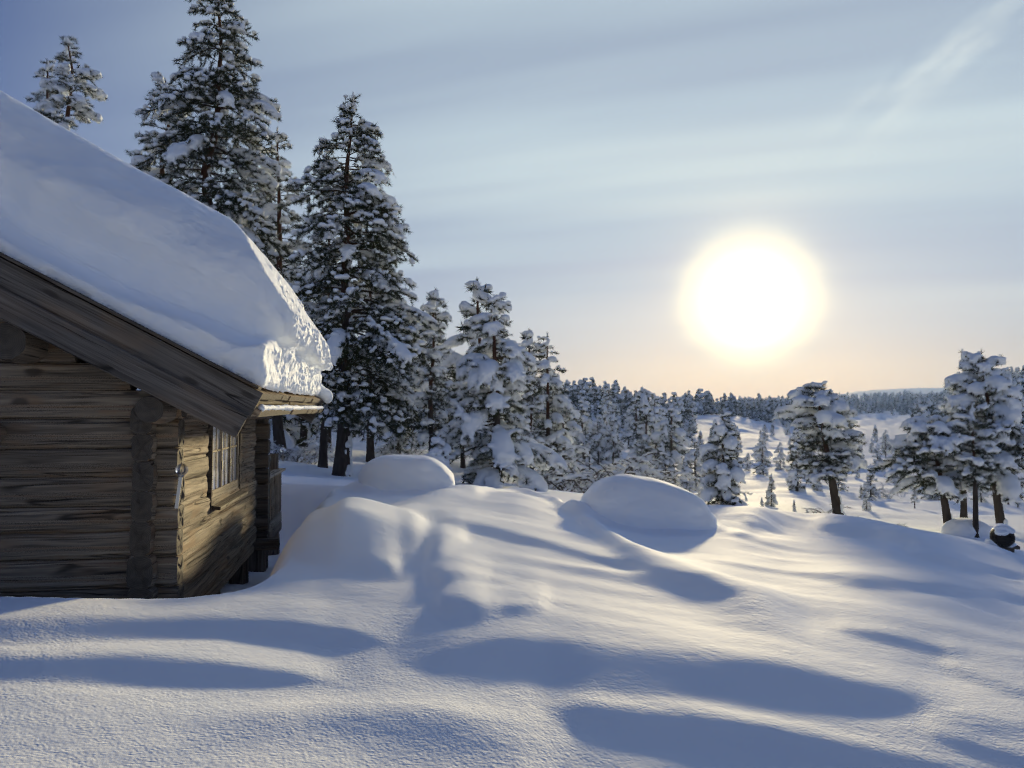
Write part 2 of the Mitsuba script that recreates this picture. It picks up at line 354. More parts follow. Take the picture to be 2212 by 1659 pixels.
PATH_FLOOR = -2.36
def box_dist(a, b, a0, a1, b0, b1):
    da, db = np.maximum(np.maximum(a0 - a, a - a1), 0), np.maximum(np.maximum(b0 - b, b - b1), 0)
    return np.hypot(da, db)

def ground(x, y):
    """Height of the snow."""
    x, y = np.asarray(x, float), np.asarray(y, float)
    r = np.hypot(x, y)
    th = np.arctan2(x, y)
    D = np.where(np.abs(th) < 0.75, y, r * math.cos(0.75))
    D = np.maximum(D, 0.31)
    k = np.tan(np.clip(th, -0.75, 0.75))
    z = base_kd(k, D)
    front = sstep(0.95, 0.7, np.abs(th))
    z = z + relief_at(k, D) * front
    for mx0, mx1, myb, mD, md in ((770, 988, 1066, 12.6, 0.55), (1243, 1553, 1156, 11.8, 0.7)):     # drifts banked against the buried things
        mc, ml = uvw((mx0 + mx1) / 2, myb, mD), (mx1 - mx0) / FPX * mD / 2
        ex_, ey_ = (x - mc[0]) / ml, (y - mc[1]) / md
        me = np.hypot(ex_, ey_)
        z = z + 0.16 * np.exp(-((me - 0.95) / 0.28) ** 2) * (0.35 + 0.65 * sstep(-0.6, 0.9, -ex_ * 0.8 + ey_ * 0.3 + 0.4 * np.sin(5 * ex_)))
    p = np.stack([x, y, 0 * x], -1)
    q = np.stack([x * math.cos(.3) + y * math.sin(.3), (-x * math.sin(.3) + y * math.cos(.3)) * 2.4, 0 * x], -1)
    z = z + 0.035 * (fbm(q * 0.45, 2, 7) - 0.5) * sstep(2.2, 4.5, D) + 0.006 * (fbm(q * 2.2, 2, 8) - 0.5)
    al, ac = x * 0.94 - y * 0.33, x * 0.33 + y * 0.94
    wv = 0.35 * fbm(p * 0.5, 2, 21)
    z = z + (0.024 + 0.036 * sstep(-0.15, 0.15, k)) * (fbm(np.stack([al * 0.30, ac * 1.7 + wv * 2, 0 * x], -1), 2, 22) - 0.5) * sstep(2.0, 3.5, D) * sstep(26, 14, D)
    z = z + sstep(18, 45, D) * (1.0 * (fbm(p * 0.11, 3, 9) - 0.5) + 0.55 * (fbm(q * 0.17, 2, 10) - 0.5)) * (1 + sstep(150, 500, D) * 3)
    z = z + sstep(350, 900, D) * 9 * (fbm(p * 0.006, 3, 12) - 0.5) * sstep(0.05, 0.3, k)
    a, b = to_cab(x, y)
    d = box_dist(a, b, -4.9, 0.2, 0.0, 7.2)
    z = z + 0.15 * np.exp(-((d - 1.10) / 0.55) ** 2) * sstep(0.3, 1.4, b) * sstep(3.7, 2.4, b) * (a > 0)
    tr = sstep(0.80, 0.12, d + 0.14 * (fbm(p * 1.1, 2, 14) - 0.5))
    z = z + (PATH_FLOOR + 0.05 * (fbm(p * 5, 3, 15) - 0.5) - z) * tr * sstep(9.5, 7.0, b)
    return z + ZC

def ground_z(x, y):
    return float(ground(np.array([x]), np.array([y]))[0])

def make_sheet(r, th):
    R, TH = np.meshgrid(r, th, indexing='ij')
    X, Y = R * np.sin(TH), R * np.cos(TH)
    return np.stack([X, Y, ground(X, Y)], -1).reshape(-1, 3), grid_faces(len(r), len(th))[:, ::-1]

th = np.radians(np.concatenate([np.arange(-180, -44, 4.0), np.linspace(-44, 44, 540), np.arange(48, 181, 4.0)]))
r_near = np.concatenate([[0.01, 0.5, 1.0, 1.5, 2.0], np.exp(np.linspace(math.log(2.3), math.log(30), 270)), np.exp(np.linspace(math.log(30), math.log(240), 140))[1:]])
r_far = np.exp(np.linspace(math.log(240), math.log(5000), 80))
add('snow_field', make_sheet(r_near, th), 'mat_snow', smooth=True, label='deep wind-sculpted snow covering the ground around the cabin', kind='structure')
add('hills', make_sheet(r_far, th), 'mat_snow_smooth', smooth=True, label='distant snow-covered hills and valley sides on the horizon', kind='structure')

# ------------------------------------------------------------------ timber
def wood_proc(dark, light, warm, warm_amt, gain=1.0):
    """Weathered timber: uv = (metres along the grain, metres across); v > 50 marks end grain."""
    def fn(p, n, uv):
        u, v = uv.x, uv.y
        end = v > 50
        w = mikit.fbm(u * 1.3, v * 6, octaves=3)
        g = mikit.fbm(u * 3.0 + w * 0.6, v * 110 + w * 3, octaves=3)
        s = mikit.fbm(u * 1.1 + 31, v * 34 + w * 1.4, octaves=3)
        blot = mikit.fbm(u * 2.4 + 11, v * 7, octaves=3)
        t = dr.clip((0.55 * g + 0.45 * s - 0.25) * 1.9 * gain, 0, 1)
        c = mikit.mix(dark, light, t)
        c = mikit.mix(c, warm, warm_amt * mikit.smoothstep(0.50, 0.75, blot))
        crack = mikit.smoothstep(0.035, 0.0, dr.abs(mikit.fbm(u * 0.8 + 5, v * 16 + w, octaves=2) - 0.47)) * mikit.smoothstep(0.45, 0.6, mikit.noise(u * 1.3 + 3, v * 9))
        c = c * (1 - 0.75 * crack)
        kn = mikit.voronoi(u * 1.4, v * 4.5)
        c = mikit.mix(c, mi.Color3f(dark) * 0.8, 0.8 * mikit.smoothstep(0.13, 0.05, kn[0]) * mi.Float(dr.select(kn[2] > 0.62, 1.0, 0.0)))
        c = c * (0.62 + 0.76 * mikit.noise(v * 0.55 + 9, u * 0.12))
        # end grain: rings and a few radial checks, uv there is (x + 100, y + 100) from the heart
        ex, ey = u - 100, v - 100
        rr = dr.sqrt(ex * ex + ey * ey)
        ring = 0.5 + 0.5 * dr.sin(rr * 520 + 5 * mikit.noise(ex * 22, ey * 22))
        ec = mikit.mix((0.030, 0.026, 0.022), (0.115, 0.098, 0.080), 0.45 * ring + 0.55 * mikit.fbm(ex * 26 + 7, ey * 26, octaves=3))
        ang = dr.atan2(ey, ex)
        chk = mikit.smoothstep(0.10, 0.0, dr.abs(dr.sin(ang * 2.5 + 1.3 * mikit.noise(rr * 30, 4)))) * mikit.smoothstep(0.09, 0.01, rr)
        ec = ec * (1 - 0.7 * chk)
        return dr.select(end, ec, c)
    return fn

def wood_bump(p, n, uv):
    u, v = uv.x, uv.y
    w = mikit.fbm(u * 1.3, v * 6, octaves=2)
    g = mikit.fbm(u * 3.0 + w * 0.6, v * 110 + w * 3, octaves=3)
    crack = mikit.smoothstep(0.035, 0.0, dr.abs(mikit.fbm(u * 0.8 + 5, v * 16 + w, octaves=2) - 0.47)) * mikit.smoothstep(0.45, 0.6, mikit.noise(u * 1.3 + 3, v * 9))
    return dr.select(v > 50, 0.002 * mikit.noise(u * 90, v * 90), 0.0035 * g - 0.010 * crack)

def wood(key, dark, light, warm, warm_amt=0.5, gain=1.0, rough=0.8, spec=0.25):
    scene[key] = {'type': 'twosided', 'b': {'type': 'bumpmap', 'tex': mikit.proc(wood_bump, 0.003), 'scale': 1.0,
                  'inner': {'type': 'principled', 'base_color': mikit.proc(wood_proc(dark, light, warm, warm_amt, gain)), 'roughness': rough, 'specular': spec}}}
    return key

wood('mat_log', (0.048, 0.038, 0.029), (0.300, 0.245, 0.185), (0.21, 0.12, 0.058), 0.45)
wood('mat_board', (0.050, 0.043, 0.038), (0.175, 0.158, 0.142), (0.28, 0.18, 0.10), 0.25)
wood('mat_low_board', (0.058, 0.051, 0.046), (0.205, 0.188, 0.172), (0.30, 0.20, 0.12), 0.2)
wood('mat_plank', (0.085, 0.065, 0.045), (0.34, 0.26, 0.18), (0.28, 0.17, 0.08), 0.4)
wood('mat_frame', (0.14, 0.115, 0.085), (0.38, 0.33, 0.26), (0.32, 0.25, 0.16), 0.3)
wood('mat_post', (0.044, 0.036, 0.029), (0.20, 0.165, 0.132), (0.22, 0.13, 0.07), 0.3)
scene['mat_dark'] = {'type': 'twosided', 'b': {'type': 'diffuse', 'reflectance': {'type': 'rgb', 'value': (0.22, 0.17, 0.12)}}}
scene['mat_metal'] = {'type': 'twosided', 'b': {'type': 'principled', 'base_color': {'type': 'rgb', 'value': (0.42, 0.43, 0.44)}, 'roughness': 0.38, 'metallic': 0.8}}
scene['mat_iron'] = {'type': 'twosided', 'b': {'type': 'principled', 'base_color': {'type': 'rgb', 'value': (0.03, 0.03, 0.032)}, 'roughness': 0.5, 'metallic': 0.6}}
scene['mat_pane'] = {'type': 'thindielectric', 'int_ior': 1.5}
scene['mat_glass'] = {'type': 'dielectric', 'int_ior': 1.5}
scene['mat_curtain'] = {'type': 'twosided', 'b': {'type': 'diffuse', 'reflectance': {'type': 'rgb', 'value': (0.80, 0.80, 0.82)}}}

LOGSEED = [0]
def log_mesh(p0, p1, h0, h1, w, side, n=72, m=28, flat=2.5, crack=1.0, rough=1.0, end=0.012, bark=0.0):
    """A hewn log from p0 to p1 (axis ends): half-heights h0, h1, half-width w; side is the outward direction.
    Returns mesh, uv."""
    LOGSEED[0] += 1
    sd = LOGSEED[0]
    rng = np.random.default_rng(900 + sd)
    p0, p1, side = np.asarray(p0, float), np.asarray(p1, float), np.asarray(side, float)
    L = np.linalg.norm(p1 - p0)
    ax = (p1 - p0) / L
    up = np.cross(side, ax); up /= np.linalg.norm(up)
    if up[2] < 0: up = -up
    t = np.linspace(0, 1, n)
    ang = np.arange(m) * 2 * np.pi / m
    c, s = np.cos(ang), np.sin(ang)
    ex = 2 / flat
    cs, sn = np.sign(c) * np.abs(c) ** ex, np.sign(s) * np.abs(s) ** ex
    H = h0 + (h1 - h0) * t
    per = 2.9 * (H.mean() + w)
    U = t * L
    vv = ang / (2 * np.pi) * per
    uo, vo = rng.uniform(0, 40), rng.uniform(0, 12)
    UU, VV = np.meshgrid(U, vv, indexing='ij')
    pn = np.stack([UU * 1.1 + uo, np.cos(ang)[None] * 0.9 + 0 * UU, np.sin(ang)[None] * 0.9 + 0 * UU], -1)
    low = fbm(pn * 1.3, 3, sd) - 0.5
    fine = fbm(np.stack([UU * 2.2 + uo, np.cos(ang)[None] * 5 + 0 * UU, np.sin(ang)[None] * 5 + 0 * UU], -1), 3, sd + 50) - 0.5
    R = 1 + (0.16 * low + 0.10 * fine) * rough
    d = 0.0
    for _ in range(int(round(3 * crack))):          # drying checks along the face
        a0 = rng.normal(0, 0.5); u0 = rng.uniform(0, L); ln = rng.uniform(0.35, 0.9)
        path = a0 + 0.10 * np.sin(U * rng.uniform(1, 3) + rng.uniform(0, 6)) + 0.06 * (meshkit.noise(np.stack([U * 6, U * 0 + sd, U * 0], -1), sd) - .5)
        da = (ang[None] - path[:, None] + np.pi) % (2 * np.pi) - np.pi
        d = d + 0.17 * np.exp(-(da / 0.075) ** 2) * np.exp(-((UU - u0) / ln) ** 4) * (w / 0.1)
    R = R - np.minimum(d, 0.22)
    e = np.minimum(U, L - U)
    shrink = 1 - 0.10 * np.exp(-(e / max(end, 1e-3)) ** 2)
    wob = 0.012 * rough * (fbm(np.stack([U * 0.9 + uo, 0 * U, 0 * U + sd], -1), 2, sd + 9) - 0.5)
    P = p0 + U[:, None] * ax
    V = P[:, None] + (R * shrink[:, None])[..., None] * (w * cs[None, :, None] * side + (H[:, None] * sn[None])[..., None] * up) + wob[:, None, None] * side * 2
    uvs = np.stack([UU + uo, VV + vo], -1).reshape(-1, 2)
    V = V.reshape(-1, 3)
    f = grid_faces(n, m, True)
    f = np.vstack([f[:, [0, 1, 2]], f[:, [0, 2, 3]]])
    # ends with their own vertices
    caps_v, caps_f, caps_uv, base = [], [], [], len(V)
    for row, sgn in ((0, -1), (n - 1, 1)):
        ring = V[row * m:(row + 1) * m]
        cen = ring.mean(0)
        rings = []
        for q in (1.0, 0.66, 0.33):
            rr = cen + (ring - cen) * q + ax * sgn * (0.006 * (1 - q) + 0.004 * rng.normal(size=(m, 1)) * (q < 1))
            rings.append(rr)
        pts = np.vstack(rings + [cen[None] + ax * sgn * 0.006])
        rel = pts - cen
        uv2 = np.stack([100 + rel @ side, 100 + rel @ up], -1) + 0
        k = np.arange(m); k2 = (k + 1) % m
        fs = [np.stack([a * m + k, a * m + k2, (a + 1) * m + k2], 1) for a in (0, 1)] + [np.stack([a * m + k, (a + 1) * m + k2, (a + 1) * m + k], 1) for a in (0, 1)] + [np.stack([2 * m + k, 2 * m + k2, 0 * k + 3 * m], 1)]
        fs = np.vstack(fs)
        if sgn < 0: fs = fs[:, ::-1]
        caps_v.append(pts); caps_f.append(fs + base); caps_uv.append(uv2); base += len(pts)
    Vall = np.vstack([V] + caps_v); Fall = np.vstack([f] + caps_f)
    if np.dot(np.cross(side, up), ax) < 0:
        Fall = Fall[:, ::-1]
    Fall = Fall[:, ::-1] if False else Fall
    return (Vall, Fall), np.vstack([uvs] + caps_uv)

def board_mesh(corner, ex, ey, ez, L, W, Th, seg=24, bev=0.004, wav=0.0, cut=None):
    """A sawn board: length L along ex, width W along ey, thickness Th along ez, slightly rounded edges, uv along the grain."""
    LOGSEED[0] += 1
    rng = np.random.default_rng(LOGSEED[0] + 77)
    corner, ex, ey, ez = (np.asarray(q, float) for q in (corner, ex, ey, ez))
    prof = np.array([[bev, 0], [W - bev, 0], [W, bev], [W, Th - bev], [W - bev, Th], [bev, Th], [0, Th - bev], [0, bev]])
    m = len(prof)
    t = np.linspace(0, L, seg)
    uo, vo = rng.uniform(0, 40), rng.uniform(0, 12)
    wv = wav * (fbm(np.stack([t * 1.7 + uo, 0 * t, 0 * t], -1), 2, LOGSEED[0]) - 0.5)
    V = corner + t[:, None, None] * ex + prof[None, :, :1] * ey + prof[None, :, 1:] * ez + wv[:, None, None] * ez
    if cut is not None:           # slant of the far end: extra length per metre of width
        V = V + (t / L)[:, None, None] * (prof[None, :, :1] * cut) * ex
    per = np.concatenate([[0], np.cumsum(np.linalg.norm(np.diff(prof, axis=0), axis=1))])
    uvs = np.stack(np.broadcast_arrays(t[:, None] + uo, per[None] + vo), -1).reshape(-1, 2)
    V = V.reshape(-1, 3)
    f = grid_faces(seg, m, True)
    f = np.vstack([f[:, [0, 1, 2]], f[:, [0, 2, 3]]])
    base = len(V); cv, cf, cu = [], [], []
    for row, sgn in ((0, -1), (seg - 1, 1)):
        ring = V[row * m:(row + 1) * m]
        cen = ring.mean(0)
        fs = np.stack([np.arange(m), (np.arange(m) + 1) % m, np.full(m, m)], 1)
        if sgn < 0: fs = fs[:, ::-1]
        rel = np.vstack([ring, cen]) - cen
        cv.append(np.vstack([ring, cen])); cf.append(fs + base); cu.append(np.stack([100.3 + rel @ ey * 0.4, 100.2 + rel @ ez], -1)); base += m + 1
    F = np.vstack([f] + cf)
    if np.dot(np.cross(ey, ez), ex) < 0:
        F = F[:, ::-1]
    return (np.vstack([V] + cv), F), np.vstack([uvs] + cu)

def put(key, mu, mat, **k):
    """One timber as an entry; flat faces stay flat."""
    mesh, uvs = mu
    sm = k.pop('smooth', True)
    if sm is True:
        return add(key, mesh, mat, smooth=True, uv=uvs, **k)
    v, f = mesh
    return add(key, (v[f].reshape(-1, 3), np.arange(len(f) * 3).reshape(-1, 3)), mat, smooth=False, uv=uvs[f].reshape(-1, 2), **k)

def box_mesh(a0, a1, b0, b1, z0, z1):
    c = np.array([[a, b, z] for a in (a0, a1) for b in (b0, b1) for z in (z0, z1)])
    v = cab(c[:, 0], c[:, 1], c[:, 2])
    f = np.array([[0, 1, 3], [0, 3, 2], [4, 6, 7], [4, 7, 5], [0, 4, 5], [0, 5, 1], [2, 3, 7], [2, 7, 6], [0, 2, 6], [0, 6, 4], [1, 5, 7], [1, 7, 3]])
    return v, f

CABIN = 'log_cabin'
note(CABIN, 'weathered brown log cabin with a thick slab of snow on its roof', 'cabin')
UPZ = np.array([0, 0, 1.0])

# ---- gable wall towards the eye
GZ = [-2.12, -1.93, -1.69, -1.459, -1.222, -0.998, -0.80, -0.56, -0.334, -0.09, 0.135, 0.36, 0.585, 0.80, 1.02, 1.25, 1.48]
ROOF_A, ROOF_Z, SLOPE = 0.864, 0.105, math.radians(28.0)
RIDGE_RUN = 3.22
def roof_z(a):
    """Height of the roof's upper face over the right-hand slope (and its mirror)."""
    run = ROOF_A - a
    run = np.where(run > RIDGE_RUN, 2 * RIDGE_RUN - run, run)
    return ROOF_Z + run * math.tan(SLOPE)
note(CABIN + '__gable_wall', 'shaded gable wall of hewn logs')
scene[CABIN + '__gable_wall'] = mikit.ply(box_mesh(-4.72, -0.02, 0.05, 0.15, -2.1, -0.05), 'mat_dark')
rng = np.random.default_rng(5)
for i in range(len(GZ) - 1):
    z0, z1 = GZ[i], GZ[i + 1]
    zc, hh = (z0 + z1) / 2, (z1 - z0) / 2 * 1.03
    a1 = 0.15 + rng.uniform(-0.012, 0.012)
    lim = ROOF_A - (z1 + 0.33 - ROOF_Z) / math.tan(SLOPE)
    if z1 + 0.33 > roof_z(0.15): a1 = lim
    a0 = 2 * (ROOF_A - RIDGE_RUN) - a1
    if a1 - a0 < 0.5: break
    put(numbered(CABIN + '__gable_wall__log'), log_mesh(cab(a0, 0.10, zc), cab(a1, 0.10, zc), hh, hh, 0.108, -BX, n=120, m=40, flat=4.2, crack=2.2, rough=0.9, end=0.02), 'mat_log')

# ---- side wall, lit by the sun
SN = [-0.02, -0.247, -0.466, -0.69, -0.93, -1.19, -1.44, -1.70, -1.93]
SF = [-0.12, -0.343, -0.555, -0.757, -0.986, -1.197, -1.417, -1.64, -1.88]
B0, B1, WB0, WB1 = -0.085, 4.62, 1.94, 3.35
def lerp_z(i, b):
    t = (b - 1.1) / 3.5
    return SN[i] * (1 - t) + SF[i] * t
note(CABIN + '__side_wall', 'sunlit golden-brown side wall of rounded logs')
scene[CABIN + '__side_wall'] = mikit.ply(merge([box_mesh(-0.15, -0.07, 0.16, 1.9, -1.9, 0.3), box_mesh(-0.15, -0.07, 3.42, 4.6, -1.9, 0.3), box_mesh(-0.15, -0.07, 1.9, 3.42, -1.9, -1.06), box_mesh(-0.15, -0.07, 1.9, 3.42, 0.0, 0.3)]), 'mat_dark')
def side_log(b0, b1, i, w=0.092, **k):
    z0, z1 = [(lerp_z(i, b) + lerp_z(i + 1, b)) / 2 for b in (b0, b1)]
    h0, h1 = [(lerp_z(i, b) - lerp_z(i + 1, b)) / 2 * 1.12 for b in (b0, b1)]
    kw = dict(n=110, m=44, flat=3.4, crack=2.0, rough=1.15, end=0.035)
    kw.update(k)
    put(numbered(CABIN + '__side_wall__log'), log_mesh(cab(-0.11, b0, z0), cab(-0.11, b1, z1), h0, h1, w, AX, **kw), 'mat_log')
for i in (0, 1, 2, 3):
    side_log(B0, WB0 - 0.10, i)
    side_log(WB1 + 0.10, B1 + 0.02, i)
side_log(B0, WB0 - 0.04, 4)
side_log(WB0 - 0.02, B1 + 0.02, 4, w=0.100)
for i in (5, 6):
    side_log(B0, B1 + 0.02, i, w=0.112)
side_log(B0, B1 + 0.02, 7, w=0.120, flat=2.9, crack=3)
put(numbered(CABIN + '__sill_beam'), log_mesh(cab(-0.12, -0.15, -2.03), cab(-0.12, B1, -1.96), 0.09, 0.085, 0.095, AX, n=60, m=24, flat=2.6), 'mat_log', label='shaded sill beam under the side wall')
# the top plate log, and the logs of the far cross wall, whose ends stick out past the corner
for i in range(8):
    z = (SF[i] + SF[i + 1]) / 2 - 0.11
    h = (SF[i] - SF[i + 1]) / 2 * 1.04
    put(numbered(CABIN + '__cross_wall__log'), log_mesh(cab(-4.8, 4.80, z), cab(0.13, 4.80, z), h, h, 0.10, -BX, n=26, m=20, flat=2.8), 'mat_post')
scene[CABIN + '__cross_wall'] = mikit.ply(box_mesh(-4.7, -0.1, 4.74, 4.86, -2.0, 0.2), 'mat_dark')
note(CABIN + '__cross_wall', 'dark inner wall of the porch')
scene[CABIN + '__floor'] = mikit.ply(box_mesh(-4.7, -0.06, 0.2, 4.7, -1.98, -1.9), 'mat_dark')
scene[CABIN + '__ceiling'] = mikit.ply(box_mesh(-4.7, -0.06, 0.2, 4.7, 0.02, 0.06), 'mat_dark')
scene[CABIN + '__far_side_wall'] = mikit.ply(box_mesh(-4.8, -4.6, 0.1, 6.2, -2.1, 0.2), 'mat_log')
# purlin ends under the verge, a plate log, and the stub of an inner wall
put(CABIN + '__purlin', log_mesh(cab(0.02, -0.36, -0.015), cab(0.02, 5.35, -0.06), 0.115, 0.115, 0.115, AX, n=40, m=28, flat=2.1), 'mat_post', label='round dark end of the eaves purlin')
put(CABIN + '__purlin_001', log_mesh(cab(-1.0, -0.36, 0.50), cab(-1.0, 5.35, 0.50), 0.15, 0.15, 0.16, AX, n=40, m=28, flat=2.1), 'mat_post', label='thick dark purlin end high under the verge board')
put(CABIN + '__log_stub', log_mesh(cab(-1.26, -0.20, -0.20), cab(-1.26, 0.12, -0.20), 0.10, 0.10, 0.125, AX, n=16, m=28, flat=2.0), 'mat_post', label='blackened stub of an inner log end in the gable')

# ---- window
W_ = CABIN + '__window'
note(W_, 'small-paned wooden window in the sunlit wall')
WZ0, WZ1, WA = -1.00, -0.06, -0.035
def bar(b0, b1, z0, z1, a0=WA - 0.03, a1=WA + 0.012):
    LOGSEED[0] += 1
    if (b1 - b0) > (z1 - z0):
        return board_mesh(cab(a0, b0, z0), BX, UPZ, AX, b1 - b0, z1 - z0, a1 - a0, seg=8, bev=0.005)
    return board_mesh(cab(a0, b0, z0), UPZ, BX, AX, z1 - z0, b1 - b0, a1 - a0, seg=8, bev=0.005)
for b0, b1, z0 in ((WB0 - 0.075, WB0 - 0.03, WZ0 - 0.09), (WB1 + 0.03, WB1 + 0.075, WZ0 - 0.02)):
    add(numbered(W_ + '__jamb'), box_mesh(-0.16, -0.005, b0, b1, z0, 0.06), 'mat_post')
for b0, b1, z0, z1 in [(WB0 - 0.03, WB0 + 0.035, WZ0, WZ1 + 0.1), (WB1 - 0.035, WB1 + 0.03, WZ0, WZ1 + 0.1), (WB0 + 0.035, WB1 - 0.035, WZ0, WZ0 + 0.11), (WB0 + 0.035, WB1 - 0.035, WZ1, WZ1 + 0.1)]:
    put(numbered(W_ + '__frame'), bar(b0, b1, z0, z1, WA - 0.006, WA + 0.016), 'mat_frame', smooth=False)
SP = (WB1 - WB0 - 0.07) / 3
for j in range(3):
    s0 = WB0 + 0.035 + j * SP
    if j: put(numbered(W_ + '__mullion'), bar(s0 - 0.024, s0 + 0.024, WZ0 + 0.11, WZ1, WA - 0.005, WA + 0.015), 'mat_frame', smooth=False)
    put(numbered(W_ + '__muntin'), bar(s0 + SP / 2 - 0.012, s0 + SP / 2 + 0.012, WZ0 + 0.11, WZ1, WA - 0.005, WA + 0.0055), 'mat_frame', smooth=False)
    zm = (WZ0 + 0.11 + WZ1) / 2 - 0.0
    for e in (0, 1):
        q0 = s0 + e * SP / 2 + (0.012 if e else 0.024 if j else 0)
        q1 = s0 + (e + 1) * SP / 2 - (0.024 if e and j < 2 else 0 if e else 0.012)
        put(numbered(W_ + '__muntin'), bar(q0, q1, zm - 0.012, zm + 0.012, WA - 0.005, WA + 0.0065), 'mat_frame', smooth=False)
        for z0, z1 in ((WZ0 + 0.11, zm - 0.012), (zm + 0.012, WZ1)):
            c = cab(np.full(4, WA), np.array([q0, q1, q1, q0]), np.array([z0, z0, z1, z1]))
            add(numbered(W_ + '__pane'), (c, np.array([[0, 1, 2], [0, 2, 3]])), 'mat_pane')
    if j:
        for z in (WZ0 + 0.30, WZ1 - 0.16):
            add(numbered(W_ + '__hinge'), box_mesh(WA + 0.0155, WA + 0.022, s0 - 0.018, s0 + 0.03, z, z + 0.10), 'mat_iron')
for z in (WZ0 + 0.30, WZ1 - 0.16):
    add(numbered(W_ + '__hinge'), box_mesh(WA + 0.0165, WA + 0.024, WB1 - 0.01, WB1 + 0.04, z, z + 0.10), 'mat_iron')
put(W_ + '__sill', board_mesh(cab(-0.10, WB0 - 0.06, WZ0 - 0.055), BX, AX * 0.985 - UPZ * 0.17, UPZ * 0.985 + AX * 0.17, WB1 - WB0 + 0.14, 0.185, 0.035, seg=12), 'mat_frame', smooth=False, label='broad sloping sill board under the window')
fold = np.linspace(0, 1, 90)
cb = WB0 - 0.05 + fold * (WB1 - WB0 + 0.1)
ca = WA - 0.011 + 0.0035 * np.sin(fold * 75) + 0.001 * np.sin(fold * 31)
gap = np.abs(fold - 0.5)
cv = np.concatenate([cab(ca, cb, WZ0 - 0.05), cab(ca, cb, WZ1 + 0.1)])
add(CABIN + '__curtain', (cv, np.stack([np.arange(89), np.arange(1, 90), np.arange(91, 180), np.arange(90, 179)], 1)), 'mat_curtain', smooth=True, label='pale curtain behind the window panes')

# ---- roof: two courses of boards, verge boards, and the eaves
RX, RN = -AX * math.cos(SLOPE) + UPZ * math.sin(SLOPE), AX * math.sin(SLOPE) + UPZ * math.cos(SLOPE)   # up the slope, out of the slope
RB0, RB1 = -0.45, 5.05
E0 = lambda b: cab(ROOF_A, b, ROOF_Z)
RL = RIDGE_RUN / math.cos(SLOPE)
def roof_slab(t0, t1, q0, q1, b0, b1):
    pts = [E0(b) + q * RX + t * RN for q in (q0, q1) for b in (b0, b1) for t in (t0, t1)]
    f = np.array([[0, 1, 3], [0, 3, 2], [4, 6, 7], [4, 7, 5], [0, 4, 5], [0, 5, 1], [2, 3, 7], [2, 7, 6], [0, 2, 6], [0, 6, 4], [1, 5, 7], [1, 7, 3]])
    return np.array(pts), f
def mirror(mesh):
    v, f = mesh
    a, b = to_cab(v[:, 0], v[:, 1])
    w = cab(2 * (ROOF_A - RIDGE_RUN) - a, b, v[:, 2] - ZC)
    return w, f[:, ::-1]
deck = roof_slab(-0.115, -0.060, 0.42, RL, RB0 + 0.05, RB1 - 0.04)
scene[CABIN + '__roof'] = mikit.ply(merge([deck, mirror(roof_slab(-0.115, 0.0, 0.0, RL, RB0 + 0.05, RB1 - 0.04))]), 'mat_post')
note(CABIN + '__roof', 'board roof buried in deep snow')
rng = np.random.default_rng(3)
edges = np.linspace(RB0 + 0.055, RB1 - 0.045, 13)
for i in range(12):
    b0, b1 = edges[i] + 0.007, edges[i + 1] - 0.007
    o = rng.uniform(-0.012, 0.012)
    put(numbered(CABIN + '__roof__plank'), board_mesh(E0(b0) + (0.02 + o) * RX - 0.052 * RN, RX, BX, RN, 0.75, b1 - b0, 0.052, seg=5, bev=0.004), 'mat_plank', smooth=False)
edges = np.linspace(RB0 + 0.055, RB1 - 0.045, 12)
for i in range(11):
    b0, b1 = edges[i] + 0.006, edges[i + 1] - 0.006
    o = rng.uniform(-0.010, 0.010)
    put(numbered(CABIN + '__roof__plank'), board_mesh(E0(b0) + (-0.055 + o) * RX - 0.175 * RN, RX, BX, RN, 0.8, b1 - b0, 0.055, seg=5, bev=0.004), 'mat_plank', smooth=False)
put(CABIN + '__eaves_batten', board_mesh(E0(RB0 + 0.05) + 0.05 * RX - 0.115 * RN, BX, RX, RN, RB1 - RB0 - 0.1, 0.09, 0.058, seg=20), 'mat_post', smooth=False)
put(CABIN + '__eaves_batten_001', board_mesh(E0(RB0 + 0.05) + 0.02 * RX - 0.215 * RN, BX, RX, RN, RB1 - RB0 - 0.3, 0.12, 0.036, seg=20), 'mat_frame', smooth=False)
# verge boards at both ends: an upper board lapped over a lower one
for e, (bb, dirn, nm) in enumerate([(RB0, -BX, 'upper'), (RB1, BX, 'upper')]):
    base = cab(ROOF_A, bb, ROOF_Z)
    put(numbered(CABIN + '__verge_board'), board_mesh(base - 0.01 * RX - 0.215 * RN - 0.040 * dirn, RX, RN, dirn, RL - 0.01, 0.225, 0.034, seg=60, wav=0.006), 'mat_board', smooth=False, label='brown-grey weathered upper verge board' if e == 0 else None)
    put(numbered(CABIN + '__verge_board'), board_mesh(base - 0.0 * RX - 0.385 * RN + 0.004 * dirn, RX, RN, dirn, RL - 0.01, 0.205, 0.030, seg=60, bev=0.012, wav=0.006), 'mat_low_board', smooth=False, label='grey weathered lower verge board with a bare knot' if e == 0 else None)
    put(numbered(CABIN + '__verge_cap'), board_mesh(base + 0.03 * RX + 0.0215 * RN - 0.09 * dirn, RX, dirn, RN, RL - 0.04, 0.150, 0.022, seg=60, wav=0.004), 'mat_post', smooth=False)
    mv = put(numbered(CABIN + '__verge_board'), (lambda mu: (mirror(mu[0]), mu[1]))(board_mesh(base - 0.385 * RN + 0.004 * dirn, RX, RN, dirn, RL - 0.01, 0.405, 0.034, seg=20)), 'mat_board', smooth=False)

